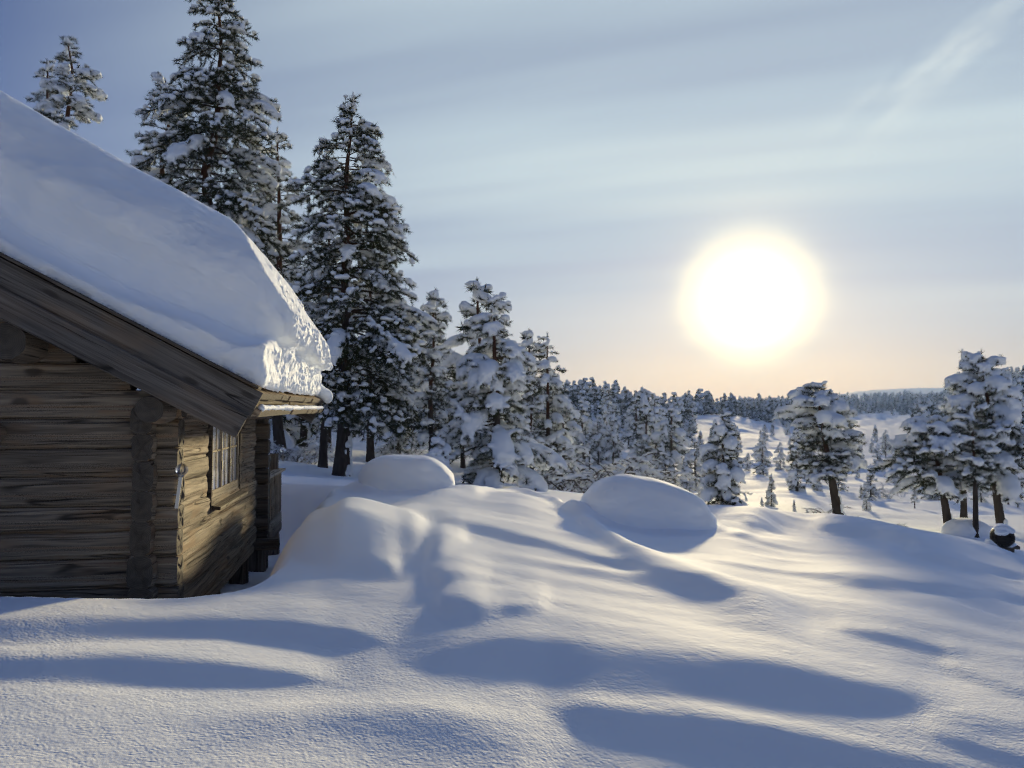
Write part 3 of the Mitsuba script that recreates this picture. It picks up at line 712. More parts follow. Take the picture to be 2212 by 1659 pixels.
# ---- porch behind the side wall: post, railing of wavy balusters, floor beam, piers
put(CABIN + '__porch_post', log_mesh(cab(-0.02, 5.12, -2.7), cab(-0.02, 5.12, -0.10), 0.085, 0.085, 0.085, AX, n=40, m=24, flat=2.2), 'mat_post', label='dark round porch post')
put(CABIN + '__porch_post_001', log_mesh(cab(-0.02, 6.30, -2.7), cab(-0.02, 6.30, -0.75), 0.075, 0.075, 0.075, AX, n=40, m=20, flat=2.2), 'mat_post', label='short far porch post')
RAIL = CABIN + '__porch_railing'
note(RAIL, 'porch railing of wavy-edged balusters with a flat handrail')
def railing():
    b0, b1, zt, zb = 4.86, 6.42, -1.005, -1.68
    scene[RAIL] = mikit.ply(merge([box_mesh(0.02, 0.055, b0, b1, zt - 0.09, zt - 0.03), box_mesh(0.02, 0.055, b0, b1, zb + 0.10, zb + 0.15)]), 'mat_post')
    put(RAIL + '__handrail', board_mesh(cab(-0.03, b0 - 0.03, zt - 0.028), BX, AX, UPZ, b1 - b0 + 0.1, 0.165, 0.035, seg=20), 'mat_frame', smooth=False, label='flat grey handrail of the porch')
    put(RAIL + '__bottom_board', board_mesh(cab(0.057, b0 - 0.05, zb - 0.17), BX, UPZ, AX, b1 - b0 + 0.04, 0.15, 0.03, seg=20), 'mat_frame', smooth=False)
    n = 12
    zz = np.linspace(zb, zt - 0.03, 60)
    s = (zz - zb) / (zt - 0.03 - zb)
    wv = lambda x: 0.0055 + 0.018 * (0.5 + 0.5 * np.cos(x)) 
    wid = 0.047 - 0.017 * np.exp(-((s - 0.83) / 0.055) ** 2) - 0.017 * np.exp(-((s - 0.24) / 0.06) ** 2) - 0.012 * np.exp(-((s - 0.50) / 0.02) ** 2)
    sh = 0.010 * np.exp(-((s - 0.76) / 0.05) ** 2) - 0.010 * np.exp(-((s - 0.17) / 0.05) ** 2)
    for i in range(n):
        bc = b0 + (i + 0.5) * (b1 - b0) / n
        th_ = 0.024
        ring = np.stack([np.stack([cab(0.057, bc + sh - wid, zz), cab(0.057 + th_, bc + sh - wid * 0.86, zz), cab(0.057 + th_, bc + sh + wid * 0.86, zz), cab(0.057, bc + sh + wid, zz)], 1)])[0]
        v = ring.reshape(-1, 3)
        f = grid_faces(60, 4, True)
        f = np.vstack([f[:, [0, 1, 2]], f[:, [0, 2, 3]], [[0, 3, 2], [0, 2, 1], [236, 237, 238], [236, 238, 239]]])
        uvb = np.stack([np.repeat(zz, 4) + i * 3.1, np.tile([0, .03, .12, .15], 60)], -1)
        put(numbered(RAIL + '__baluster'), ((v, f), uvb), 'mat_plank', smooth=False)
railing()
put(CABIN + '__porch_beam', log_mesh(cab(0.0, 4.70, -1.93), cab(0.0, 6.5, -1.93), 0.085, 0.085, 0.09, AX, n=24, m=20, flat=3.4), 'mat_post', label='squared dark floor beam of the porch')
put(CABIN + '__porch_beam_001', log_mesh(cab(-1.5, 4.62, -1.92), cab(0.30, 4.62, -1.92), 0.08, 0.08, 0.09, -BX, n=24, m=20, flat=4.0), 'mat_post', label='squared beam end jutting out under the porch')
for b, a in ((0.9, -0.2), (2.6, -0.2), (4.3, -0.18), (5.1, -0.05), (6.25, -0.05)):
    put(numbered(CABIN + '__pier'), log_mesh(cab(a, b, -2.8), cab(a, b, -1.98), 0.13, 0.13, 0.13, AX, n=10, m=16, flat=3.5), 'mat_post')

# ---- garden torches hung on the wall: flat steel stake, bracket, glass globe
def torch(a, b, z, r, tilt, label, s=1.0):
    key = numbered('garden_torch')
    note(key, label, 'torch', 'glass-globe torches hung along the cabin wall')
    top, low = cab(a, b, z), cab(a - tilt, b - 0.01, z - 0.31 * s)
    ax = (low - top) / np.linalg.norm(low - top)
    sidev = np.cross(ax, BX); sidev /= np.linalg.norm(sidev)
    add(key + '__globe', trimesh.creation.icosphere(3, r), 'mat_glass', smooth=True, to_world=T().translate((top + 0.0 * ax).tolist()))
    ring = tube([top + ax * (r * 0.78), top + ax * (r * 1.25)], [r * 0.62, r * 0.40], 16)
    add(key + '__holder', ring, 'mat_metal', smooth=40)
    w, th_ = 0.0135, 0.004
    p = [top + ax * r * 1.2, low]
    v = np.array([q + sa * w * sidev + sb * th_ * BX for q in p for sa, sb in ((-1, -1), (1, -1), (1, 1), (-1, 1))])
    f = np.array([[0, 1, 5, 4], [1, 2, 6, 5], [2, 3, 7, 6], [3, 0, 4, 7], [3, 2, 1, 0], [4, 5, 6, 7]])
    add(key + '__stake', (v, f), 'mat_metal')
    m_ = top * 0.35 + low * 0.65
    add(key + '__bracket', tube([m_ + BX * 0.004, m_ - AX * 0.035 + BX * 0.012, m_ - AX * 0.05 + BX * 0.05], 0.005, 6), 'mat_metal')
    return key
torch(0.185, -0.05, -0.505, 0.048, 0.035, 'glass-globe garden torch hung on the cabin corner nearest the camera')
torch(0.105, 4.86, -0.74, 0.046, 0.030, 'glass-globe garden torch hung beside the dark porch post')
torch(0.115, 6.30, -0.69, 0.046, 0.0, 'far glass-globe garden torch above the porch handrail', 0.6)

# ------------------------------------------------------------------ snow on the roof
def face_bump(p, n, uv):
    g = mikit.fbm(p.x * 14, p.y * 14, p.z * 14, octaves=2)
    f = mikit.noise(p.x * 60, p.y * 60, p.z * 40)
    return 0.016 * g + 0.004 * f
scene['mat_roof_snow'] = snow_bsdf(face_bump)

def roof_snow():
    h = 0.029
    lo = np.array([-0.30, -0.62, -0.03])                      # (up the slope, along the ridge, out of the roof)
    n = np.array([int(4.75 / h), int(6.36 / h), int(1.52 / h)])
    q = lo[0] + h * np.arange(n[0]); b = lo[1] + h * np.arange(n[1]); t = lo[2] + h * np.arange(n[2])
    B, N2 = np.meshgrid(b, t, indexing='ij')
    bn = np.stack([B, N2, 0 * B], -1)
    # the face over the eaves: an icy foot, a crease, a bulging brow, then a slope back to the top
    crease = 0.36 + 0.05 * (B - 2) / 3 * -1 + 0.05 * (fbm(np.stack([B * 1.1, 0 * B, 0 * B], -1), 2, 61) - 0.5)
    qe = 0.035 + 0.06 * np.exp(-((N2 - crease) / 0.06) ** 2) - 0.045 * sstep(crease, crease + 0.10, N2) * sstep(crease + 0.85, crease + 0.15, N2)
    qe = qe + 0.62 * sstep(0.35, 1.25, N2) + 0.10 * sstep(0.05, 0.3, N2) + 0.06 * sstep(2.5, 5.4, B)
    scal = fbm(np.stack([B * 2.3 + 0.9 * N2, N2 * 3.0, 0 * B], -1), 2, 62) - 0.5
    qe = qe + 0.27 * scal * sstep(0.1, 0.5, N2) * sstep(1.25, 0.8, N2) + 0.05 * (fbm(bn * 7, 2, 63) - 0.5)
    Q, N3 = np.meshgrid(q, t, indexing='ij')
    # the gable face: a lip along the verge, a cove above it, soft bulges
    lipn = 0.185 + 0.035 * np.sin(Q * 2.3 + 0.4) + 0.10 * (fbm(np.stack([Q * 1.6, 0 * Q, 0 * Q + 4], -1), 2, 64) - 0.5) + 0.16 * np.exp(-((Q - 0.10) / 0.16) ** 2)
    bf = -0.42 + 0.38 * sstep(lipn - 0.04, lipn + 0.10, N3) - 0.18 * sstep(lipn + 0.12, lipn + 0.5, N3) + 0.30 * sstep(0.55, 1.30, N3)
    qn = np.stack([Q * 0.9 - 0.5 * N3, N3 * 2.0 + 0.5 * Q, 0 * Q], -1)
    bf = bf + 0.24 * (fbm(qn * 1.2, 3, 65) - 0.5) * sstep(0.15, 0.4, N3) + 0.05 * (fbm(qn * 7, 2, 66) - 0.5)
    # thickness
    Q4, B4 = np.meshgrid(q, b, indexing='ij')
    top = 1.185 + 0.05 * (fbm(np.stack([Q4 * 0.5, B4 * 0.5, 0 * Q4], -1), 2, 67) - 0.5) - 0.30 * sstep(3.5, 5.2, B4) * sstep(2.5, 0.2, Q4)
    be = 4.98 - 0.10 * sstep(0.4, 1.2, t)
    R = 0.48
    d1 = top[:, :, None] - t[None, None, :]
    d2 = q[:, None, None] - qe[None]
    d3 = b[None, :, None] - bf[:, None, :]
    d4 = (be[None, None, :] - b[None, :, None])
    def rmin(x, y, r):                                    # the nearer of two faces, their edge rounded by r
        return np.maximum(np.minimum(x, y), r) - np.sqrt(np.maximum(r - x, 0) ** 2 + np.maximum(r - y, 0) ** 2)
    F = rmin(rmin(rmin(d2, d3, 0.13), d4, 0.25), d1, R).astype(np.float32)
    F = np.minimum(F, np.broadcast_to(t[None, None, :] - 0.0, F.shape)).astype(np.float32)
    F[-1] = -1; F[0] = -1
    V, f = surface_nets(F, lo, h)
    # hoar relief on the face towards the sun
    m = trimesh.Trimesh(V, f, process=False)
    nrm = m.vertex_normals
    w = sstep(0.35, 0.8, -nrm[:, 0]) * sstep(-0.3, 0.2, V[:, 1])
    pp = np.stack([V[:, 1] * 17, V[:, 2] * 9, V[:, 0] * 11], -1)
    wrp = fbm(pp * 0.35, 2, 71)[:, None] * np.array([1.6, 2.2, 1.0])
    r1 = 1 - np.abs(2 * meshkit.noise(pp + wrp, 72) - 1)
    r2 = 1 - np.abs(2 * meshkit.noise(pp * 1.9 + wrp, 73) - 1)
    V = V + nrm * (w * (0.020 * r1 ** 7 + 0.013 * r2 ** 6))[:, None]
    W = E0(0.0) + V[:, :1] * RX + V[:, 1:2] * BX + (V[:, 2:] + 0.024) * RN
    return W, f[:, ::-1]
rs = roof_snow()
side_b = roof_slab(0.02, 1.15, -0.05, RL + 0.3, -0.15, 5.3)
add('roof_snow', rs, 'mat_roof_snow', smooth=True, label='huge thick slab of snow lying on the log cabin roof', category='snow')
add('roof_snow_001', mirror(side_b), 'mat_roof_snow', label='snow on the hidden far slope of the cabin roof', category='snow') if False else None
m2 = trimesh.Trimesh(*mirror(side_b), process=False)
scene['roof_snow__far_slope'] = mikit.ply(m2, 'mat_roof_snow')

# snow lodged along the lower course of eaves boards, and a lump at the far corner
rng = np.random.default_rng(8)
bs = np.linspace(RB0 + 0.12, RB1 - 0.1, 330)
cs = np.array([E0(b) + (-0.028 + 0.006 * rng.normal()) * RX + (-0.108 + 0.004 * rng.normal()) * RN for b in bs])
add('eaves_snow', blobs(cs, 0.019 + 0.010 * fbm(np.stack([bs * 3, bs * 0, bs * 0], -1), 2, 3), 0.012, 0.8), 'mat_snow_smooth', smooth=True, label='thin strip of snow lodged along the lower eaves boards', category='snow')
cs = np.array([E0(RB1 + o) + (p * RX) + (u * RN) for o, p, u in [(-0.10, 0.14, 0.09), (-0.02, 0.06, 0.085), (0.02, 0.0, 0.08), (-0.03, -0.03, 0.06), (0.0, 0.2, 0.11), (0.02, -0.05, 0.02), (0.0, 0.30, 0.13)]])
add('eaves_snow_001', blobs(cs, np.array([.10, .10, .085, .07, .10, .05, .10]), 0.02, 0.85), 'mat_snow_smooth', smooth=True, label='rounded snow lump hanging over the far corner of the eaves', category='snow')

# ------------------------------------------------------------------ snow-buried things in the field
def mound(x0, x1, ytop, ybot, D, depth, prof, seed, key, label, p=3.0, h=0.03):
    """prof: (place across, -1 to 1; height of the top as a share) rows."""
    L = (x1 - x0) / FPX * D / 2
    Hh = (ybot - ytop) / FPX * D
    c = uvw((x0 + x1) / 2, ybot, D)
    gx = np.arange(-L * 1.25, L * 1.25, h); gy = np.arange(-depth * 1.3, depth * 1.3, h); gz = np.arange(-0.35, Hh * 1.35, h)
    X, Y, Z = np.meshgrid(gx, gy, gz, indexing='ij')
    pr = np.array(prof)
    top = Hh * PchipInterpolator(pr[:, 0] * 1.25, pr[:, 1])(np.clip(X / L, -1.25, 1.25))
    nz = fbm(np.stack([X * 1.5, Y * 1.5, Z * 2.6], -1), 3, seed) - 0.5
    n2 = fbm(np.stack([X * 5, Y * 5, Z * 10], -1), 3, seed + 1) - 0.5
    foot = 0.91 + 0.09 * sstep(0.0, 0.5, Z / Hh) + 0.10 * np.exp(-((Z + 0.02) / 0.06) ** 2)
    e = (np.abs(X / (L * foot)) ** p + np.abs(Y / (depth * foot)) ** p) ** (1 / p)
    t = np.maximum(Z / top, 0)
    F = 1 - (e ** 3.6 + t ** 2.6) ** (1 / 3.0) + 0.17 * nz + 0.06 * n2 * sstep(1.0, 0.6, t)
    V, f = surface_nets(F.astype(np.float32), np.array([gx[0], gy[0], gz[0]]), h)
    add(key, (V + c, f[:, ::-1]), 'mat_snow', smooth=True, label=label, category='snow mound')
mound(770, 988, 981, 1066, 12.6, 0.55, [(-1, .80), (-.65, .96), (-.25, 1.0), (.2, .97), (.6, .82), (.85, .62), (1, .40)], 81, numbered('snow_mound'), 'loaf-shaped snow mound with steep sides below the tall pines')
mound(1243, 1553, 1027, 1156, 11.8, 0.7, [(-1, .72), (-.7, .93), (-.4, 1.0), (0, .95), (.4, .80), (.7, .66), (1, .46)], 84, numbered('snow_mound'), 'long snow mound with a sloping top, right of the other loaf-shaped mound')
mound(2038, 2140, 1120, 1166, 21.5, 0.6, [(-1, .5), (-.5, .9), (0, 1.0), (.5, .9), (1, .5)], 87, numbered('snow_mound'), 'small domed snow mound behind the bare trunks by the barrel', h=0.06, p=2.3)

# ------------------------------------------------------------------ barrel on a plank
def find_depth(x, y, lo=3.0, hi=700.0):
    """Depth at which the sight line through (x, y) meets the snow."""
    D = np.exp(np.linspace(math.log(lo), math.log(hi), 4000))
    P = uvw(np.full_like(D, x), y, D)
    below = P[:, 2] < ground(P[:, 0], P[:, 1])
    return D[np.argmax(below)] if below.any() else hi
wood('mat_barrel', (0.010, 0.009, 0.008), (0.040, 0.035, 0.030), (0.05, 0.03, 0.02), 0.3)
DB = find_depth(2165, 1184)
pb = uvw(2165, 1160, DB)
s_ = DB / FPX
BK = 'old_barrel'
note(BK, 'round dark wooden barrel lying on a plank with snow on its shoulder', 'barrel')
prof = np.array([[-24, 15.5], [-23.4, 17.5], [-22, 18.5], [-17, 20.2], [-8, 22.2], [0, 22.8], [8, 22.2], [17, 20.2], [22, 18.5], [23.4, 17.5], [24, 15.5]]) * s_ * [0.9, 1.0]
axb = np.array([0.42, 0.90, -0.02]); axb /= np.linalg.norm(axb)
e1 = np.cross(axb, [0, 0, 1]); e1 /= np.linalg.norm(e1); e2 = np.cross(e1, axb)
NS = 16
for i in range(NS):
    aa = np.linspace(i, i + 0.94, 4) * 2 * np.pi / NS
    rows = [pb + z * axb + r * k * (np.cos(aa)[:, None] * e1 + np.sin(aa)[:, None] * e2) for k in (1.0, 0.9) for z, r in prof]
    v = np.array(rows); m = len(prof)
    vv = v.reshape(-1, 3)
    f = np.vstack([grid_faces(m, 4), grid_faces(m, 4)[:, ::-1] + m * 4] + [np.array([[a * 4 + c, (a + 1) * 4 + c, (a + 1 + m) * 4 + c, (a + m) * 4 + c] for a in range(m - 1)])[:, ::(1 if c == 0 else -1)] for c in (0, 3)])
    uvb = np.stack([np.repeat(np.tile(prof[:, 0], 2), 4) + i * 1.7, np.tile(aa * 0.3, 2 * m)], -1)
    put(numbered(BK + '__stave'), ((vv, np.vstack([f[:, [0, 1, 2]], f[:, [0, 2, 3]]])), uvb), 'mat_barrel', smooth=False)
for z in (-0.88, 0.88):
    aa = np.arange(24) * 2 * np.pi / 24
    cen = pb + z * 24 * 0.9 * s_ * axb
    v = np.vstack([cen + 15.4 * s_ * (np.cos(aa)[:, None] * e1 + np.sin(aa)[:, None] * e2), cen])
    fs = np.stack([np.arange(24), (np.arange(24) + 1) % 24, np.full(24, 24)], 1)
    put(numbered(BK + '__head'), ((v, fs), np.stack([(v - cen) @ e1 * 3, (v - cen) @ e2], -1)), 'mat_barrel', smooth=False)
for z, r in ((-15, 21.0), (15, 21.0), (-6, 22.9), (6, 22.9)):
    aa = np.linspace(0, 2 * np.pi, 33)
    v = np.array([[pb + (z * 0.9 + dz) * s_ * axb + r * 1.02 * s_ * (math.cos(t) * e1 + math.sin(t) * e2) for dz in (-1.3, 1.3)] for t in aa]).reshape(-1, 3)
    add(numbered(BK + '__hoop'), (v, grid_faces(33, 2)), 'mat_iron')
cs = [pb + axb * (-19 + 5.2 * i) * s_ + (e2 * math.cos(t) - e1 * math.sin(t)) * 21.5 * s_ for i in range(8) for t in (-0.75, -0.45, -0.15, 0.15, 0.42)]
cs += [pb - axb * 24 * s_ + (-7 * e1 * k + 12 * e2) * s_ for k in (-0.3, 0.4, 1.0, 1.5)]
add('barrel_snow', blobs(np.array(cs), np.full(len(cs), 6.5 * s_), 1.7 * s_, 0.8), 'mat_snow_smooth', smooth=True, label='cap of snow on the shoulder of the dark barrel', category='snow')
p0 = uvw(2132, 1179, DB + 0.1); p1 = uvw(2198, 1184, DB - 0.05)
ex = (p1 - p0) / np.linalg.norm(p1 - p0)
ey = np.cross([0, 0, 1.0], ex); ey /= np.linalg.norm(ey); ez = np.cross(ex, ey)
put('wooden_plank', board_mesh(p0 - ey * 0.15, ex, ey, ez, np.linalg.norm(p1 - p0), 0.30, 0.05, seg=10), 'mat_post', smooth=False, label='dark snow-topped plank under the barrel', category='plank')
pm = (p0 + p1) / 2
put('wooden_block', board_mesh(pm - ex * 0.10 - ey * 0.12 - ez * 0.16, ex, ey, ez, 0.26, 0.24, 0.155, seg=4), 'mat_post', smooth=False, label='wooden block half sunk in snow under the plank', category='block')
cs = [p0 + ex * t + ey * o + ez * 0.06 for t in np.linspace(0.06, 0.36, 6) for o in (-0.08, 0.0, 0.08)]
add('plank_snow', blobs(np.array(cs), np.full(len(cs), 0.075), 0.02, 0.75), 'mat_snow_smooth', smooth=True, label='pad of snow on the left end of the plank under the barrel', category='snow')

# ------------------------------------------------------------------ trees
def bark_color(p, n, uv):
    h = uv.y                                             # height up the trunk, 0..1
    g = mikit.fbm(p.x * 16, p.y * 16, p.z * 5, octaves=3)
    low = mikit.mix((0.018, 0.015, 0.013), (0.085, 0.070, 0.060), g)
    high = mikit.mix((0.035, 0.018, 0.012), (0.115, 0.058, 0.034), g)
    t = mikit.smoothstep(0.44, 0.50, h + 0.7 * (mikit.fbm(p.x * 7 + 3, p.y * 7, p.z * 3, octaves=3) - 0.5))     # grey plates below, flaking to the red bark
    return low * (1 - t) + high * t
def bark_bump(p, n, uv):
    return 0.02 * mikit.fbm(p.x * 22, p.y * 22, p.z * 7, octaves=3)
scene['mat_bark'] = {'type': 'twosided', 'b': {'type': 'bumpmap', 'tex': mikit.proc(bark_bump, 0.006), 'scale': 1.0,
                     'inner': {'type': 'principled', 'base_color': mikit.proc(bark_color), 'roughness': 0.9, 'specular': 0.15}}}
def needle_color(p, n, uv):
    t = mikit.noise(p.x * 1.7, p.y * 1.7, p.z * 1.7)
    return mikit.mix((0.022, 0.034, 0.018), (0.050, 0.056, 0.026), t)
scene['mat_needles'] = {'type': 'twosided', 'b': {'type': 'diffuse', 'reflectance': mikit.proc(needle_color)}}
scene['mat_twig'] = {'type': 'twosided', 'b': {'type': 'diffuse', 'reflectance': {'type': 'rgb', 'value': (0.060, 0.042, 0.032)}}}
scene['mat_tree_snow'] = {'type': 'twosided', 'b': {'type': 'diffuse', 'reflectance': {'type': 'rgb', 'value': (0.81, 0.855, 0.91)}}}
scene['mat_grey_twig'] = {'type': 'twosided', 'b': {'type': 'diffuse', 'reflectance': {'type': 'rgb', 'value': (0.11, 0.095, 0.085)}}}

def turn(v, ang, el):
    """Horizontal direction turned by ang, lifted by el."""
    c, s = np.cos(ang), np.sin(ang)
    x, y = v[..., 0] * c - v[..., 1] * s, v[..., 0] * s + v[..., 1] * c
    nn = np.hypot(x, y) + 1e-9
    return np.stack([x / nn * np.cos(el), y / nn * np.cos(el), np.sin(el) + 0 * x], -1)

ICO = {k: trimesh.creation.icosphere(subdivisions=k) for k in (0, 1)}
def tufts(P, Dr, size, n, width, rng, spread=0.9):
    """Needle bunches: n thin blades at each point, fanned round its direction."""
    m = len(P)
    if not m: return np.zeros((0, 3)), np.zeros((0, 3), int)
    d = Dr[:, None] + spread * rng.normal(size=(m, n, 3))
    d /= np.linalg.norm(d, axis=2, keepdims=True)
    L = size[:, None] * rng.uniform(0.65, 1.15, (m, n))
    side = np.cross(d, rng.normal(size=(m, n, 3))); side /= np.linalg.norm(side, axis=2, keepdims=True) + 1e-9
    w = (width * size / size.mean())[:, None, None] if np.ndim(size) else width
    root = P[:, None] - d * (0.12 * L)[..., None]
    v = np.stack([root - side * w * 0.5, root + side * w * 0.5, root + d * L[..., None] + side * w * 0.15], 2)
    return v.reshape(-1, 3), np.arange(m * n * 3).reshape(-1, 3)

def conifer(H, crown0, prof, seed, whorl=0.36, per=5, load=0.33, h=0.055, trunk_r=None, el0=(0.25, -0.15), droop=0.75, twig_gap=0.145, tuft_gap=0.09,
            tuft=0.17, blades=10, lean=(0, 0), bare=0.25, snow_r=(0.055, 0.085), pillow=0.25, extra=(), stubs=0, trunk_snow=0.0, top_boost=0.5, sag=0.02, tuft_w=0.020, spruce=False, rime=0.75, pillow_r=0.125):
    """A conifer standing at the origin. prof: (height fraction, reach to the left, reach to the right) rows.
    Returns meshes: trunk (with uv), branches, needles, snow."""
    rng = np.random.default_rng(seed)
    prof = np.array(prof, float)
    trunk_r = trunk_r or 0.016 * H
    zz = np.linspace(-0.4, H, 26)
    s = np.clip(zz / H, 0, 1)
    wob = np.stack([fbm(np.stack([zz * 0.35, 0 * zz + seed, 0 * zz], -1), 2, seed) - 0.5, fbm(np.stack([zz * 0.35, 0 * zz, 0 * zz + seed], -1), 2, seed + 1) - 0.5], -1) * 0.035 * H * sag / 0.02
    wob -= wob[1]
    axis = np.stack([wob[:, 0] + lean[0] * s * H, wob[:, 1] + lean[1] * s * H, zz], -1)
    tr = trunk_r * (1 - s) ** 0.85 * (1 + 0.35 * np.exp(-s * 28)) + 0.012
    tv, tf = tube(axis, tr, 12)
    tuv = np.stack([np.zeros(len(tv)), np.clip(tv[:, 2] / H, 0, 1)], -1)
    at = lambda z: np.array([np.interp(z, zz, axis[:, 0]), np.interp(z, zz, axis[:, 1]), z])
    B_P, B_R, T_P, T_R, tP, tD, sC, sR = [], [], [], [], [], [], [], []
    levels = np.arange(crown0 * H, H - 0.08, whorl)
    todo = []
    for z in levels:
        sfr = z / H
        for j in range(per if sfr < 0.9 else max(3, per - 1)):
            az = rng.uniform(0, 2 * np.pi)
            reach = np.interp(sfr, prof[:, 0], prof[:, 1]) * (0.5 - 0.5 * math.cos(az)) + np.interp(sfr, prof[:, 0], prof[:, 2]) * (0.5 + 0.5 * math.cos(az))
            L = reach * rng.choice([rng.uniform(0.45, 0.8), rng.uniform(0.75, 1.15)])
            if L < 0.10: continue
            todo.append((z + rng.uniform(-0.55, 0.55) * whorl, az, L, None))
    for (sfr, az, L, e) in extra:
        todo.append((sfr * H, az, L, e))
    for z, az, L, e in todo:
        sfr = z / H
        e0 = (el0[1] + (el0[0] - el0[1]) * max(sfr, 0) ** 0.8 + rng.normal(0, 0.10)) if e is None else e
        n = 9
        t = np.linspace(0, 1, n)
        el = e0 - droop * t ** 1.6 * (0.5 + 0.5 * min(1, L / 1.2)) + (0.25 * t ** 4 if not spruce else 0)
        azs = az + np.cumsum(rng.normal(0, 0.06, n))
        st = L / (n - 1)
        dirs = np.stack([np.cos(azs) * np.cos(el), np.sin(azs) * np.cos(el), np.sin(el)], -1)
        P = at(min(z, H - 0.02)) + np.vstack([[0, 0, 0], np.cumsum(dirs[1:] * st, axis=0)])
        R = np.interp(sfr, [0, 1], [0.032, 0.010]) * (L / 1.5) ** 0.6 * (1 - 0.82 * t) + 0.004
        B_P.append(P); B_R.append(R)
        load_b = load * rng.uniform(0.45, 1.35) * (1 + top_boost * max(0, sfr - 0.6) / 0.4)
        # side shoots
        k = int(max(2, L * (1 - bare) / twig_gap))
        ts = bare + (1 - bare) * (np.arange(k) + rng.uniform(0, 1, k)) / k
        for sd in (-1, 1):
            base = np.stack([np.interp(ts, t, P[:, c]) for c in range(3)], -1)
            bd = np.stack([np.interp(ts, t, dirs[:, c]) for c in range(3)], -1)
            Lt = np.clip((0.16 + 0.42 * (1 - ts) * min(L, 2.0) + 0.06 * L) * rng.uniform(0.6, 1.2, k), 0.08, 0.75)
            elt = np.arcsin(np.clip(bd[:, 2], -1, 1)) * 0.7 + rng.normal(0.0, 0.30, k) - (0.25 if spruce else 0.0)
            d0 = turn(bd, sd * rng.uniform(0.6, 1.15, k), elt)
            d1 = d0 + np.array([0, 0, -0.30 * droop]); d1 /= np.linalg.norm(d1, axis=1, keepdims=True)
            p1 = base + d0 * Lt[:, None] * 0.5; p2 = p1 + d1 * Lt[:, None] * 0.5
            T_P.append(np.stack([base, p1, p2], 1)); T_R.append(np.stack([0.007 + 0 * Lt, 0.005 + 0 * Lt, 0.003 + 0 * Lt], 1))
            for i in range(k):
                q = max(1, int(Lt[i] / tuft_gap))
                u = (np.arange(q) + 0.6) / q
                u = 0.25 + 0.75 * u
                pts = np.where(u[:, None] < 0.5, base[i] + (p1[i] - base[i]) * (u[:, None] * 2), p1[i] + (p2[i] - p1[i]) * (u[:, None] * 2 - 1))
                tP.append(pts); tD.append(np.repeat((d0[i] * 0.5 + d1[i] * 0.5 + [0, 0, 0.15])[None], q, 0))
                on = rng.uniform(size=q) < load_b * (0.25 + 0.9 * ts[i])
                if on.any():
                    rr = rng.uniform(snow_r[0], snow_r[1], on.sum()) * (0.75 + 0.45 * ts[i])
                    sC.append(pts[on] + np.stack([rng.normal(0, .015, on.sum()), rng.normal(0, .015, on.sum()), rr * 0.75 + 0.03], -1)); sR.append(rr)
        q = max(2, int(L * (1 - bare) / tuft_gap))
        u = bare + (1 - bare) * (np.arange(q) + 0.5) / q
        pts = np.stack([np.interp(u, t, P[:, c]) for c in range(3)], -1)
        dd = np.stack([np.interp(u, t, dirs[:, c]) for c in range(3)], -1)
        tP.append(pts); tD.append(dd + [0, 0, 0.2])
        tP.append(P[-1:] + dirs[-1:] * 0.03); tD.append(dirs[-1:])
        # pillow of snow along the outer part of the limb
        if rng.uniform() < pillow * (0.6 + 0.8 * sfr) and L > 0.35:
            q = max(4, int(L * 0.75 / 0.065))
            u = np.linspace(rng.uniform(0.25, 0.5), 1.0, q)
            pts = np.stack([np.interp(u, t, P[:, c]) for c in range(3)], -1)
            rr = pillow_r * min(1.25, 0.55 + 0.4 * L) * (0.7 + 0.5 * np.sin(np.pi * (u - u[0]) / (1.15 - u[0]))) * rng.uniform(0.75, 1.15)
            sC.append(pts + np.stack([0 * rr, 0 * rr, rr * 0.62 + 0.02], -1)); sR.append(rr)
            for sd in (-1, 1):                             # fingers down the side shoots
                lat = np.cross(dirs[-1], [0, 0, 1]) * sd
                for f_ in np.linspace(0.45, 1.0, max(2, int(L / 0.16))):
                    b0 = np.array([np.interp(f_, t, P[:, c]) for c in range(3)])
                    ln = rng.uniform(0.14, 0.42) * (1.2 - 0.5 * f_) * min(1.3, L)
                    dv = lat * 0.75 + dirs[-1] * 0.5 + np.array([0, 0, -0.28])
                    g = np.linspace(0, 1, 4)
                    sC.append(b0 + g[:, None] * ln * dv + np.stack([0 * g, 0 * g, 0.05 + 0 * g - 0.05 * g * g], -1)); sR.append(pillow_r * (0.66 - 0.30 * g))
        elif rng.uniform() < 0.8:                          # a thin line of snow along the bare limb
            q = max(2, int(L / 0.09))
            u = np.linspace(0.08, 1.0, q)
            on = rng.uniform(size=q) < 0.75
            pts = np.stack([np.interp(u, t, P[:, c]) for c in range(3)], -1)[on]
            sC.append(pts + [0, 0, 0.035]); sR.append(np.full(on.sum(), snow_r[0] * 0.85))
    for _ in range(stubs):                                 # dead limbs on the lower trunk
        z = rng.uniform(0.12, crown0 * 1.4) * H; az = rng.uniform(0, 2 * np.pi); L = rng.uniform(0.3, 1.1)
        t = np.linspace(0, 1, 6)
        d = np.array([math.cos(az), math.sin(az), rng.uniform(-0.35, 0.1)])
        P = at(z) + t[:, None] * L * d + np.stack([0 * t, 0 * t, 0.15 * L * t ** 2], -1) + 0.03 * np.cumsum(rng.normal(size=(6, 3)) * 0.3, axis=0)
        B_P.append(np.vstack([P, P[-1:], P[-1:], P[-1:]]) + np.arange(9)[:, None] * 1e-5); B_R.append(np.concatenate([0.012 * (1 - 0.7 * t), np.full(3, 0.003)]))
        sC.append(P[1:] + [0, 0, 0.03]); sR.append(np.full(5, snow_r[0] * 0.7))
    # leader
    tp = at(H); q = max(3, int(0.5 / tuft_gap))
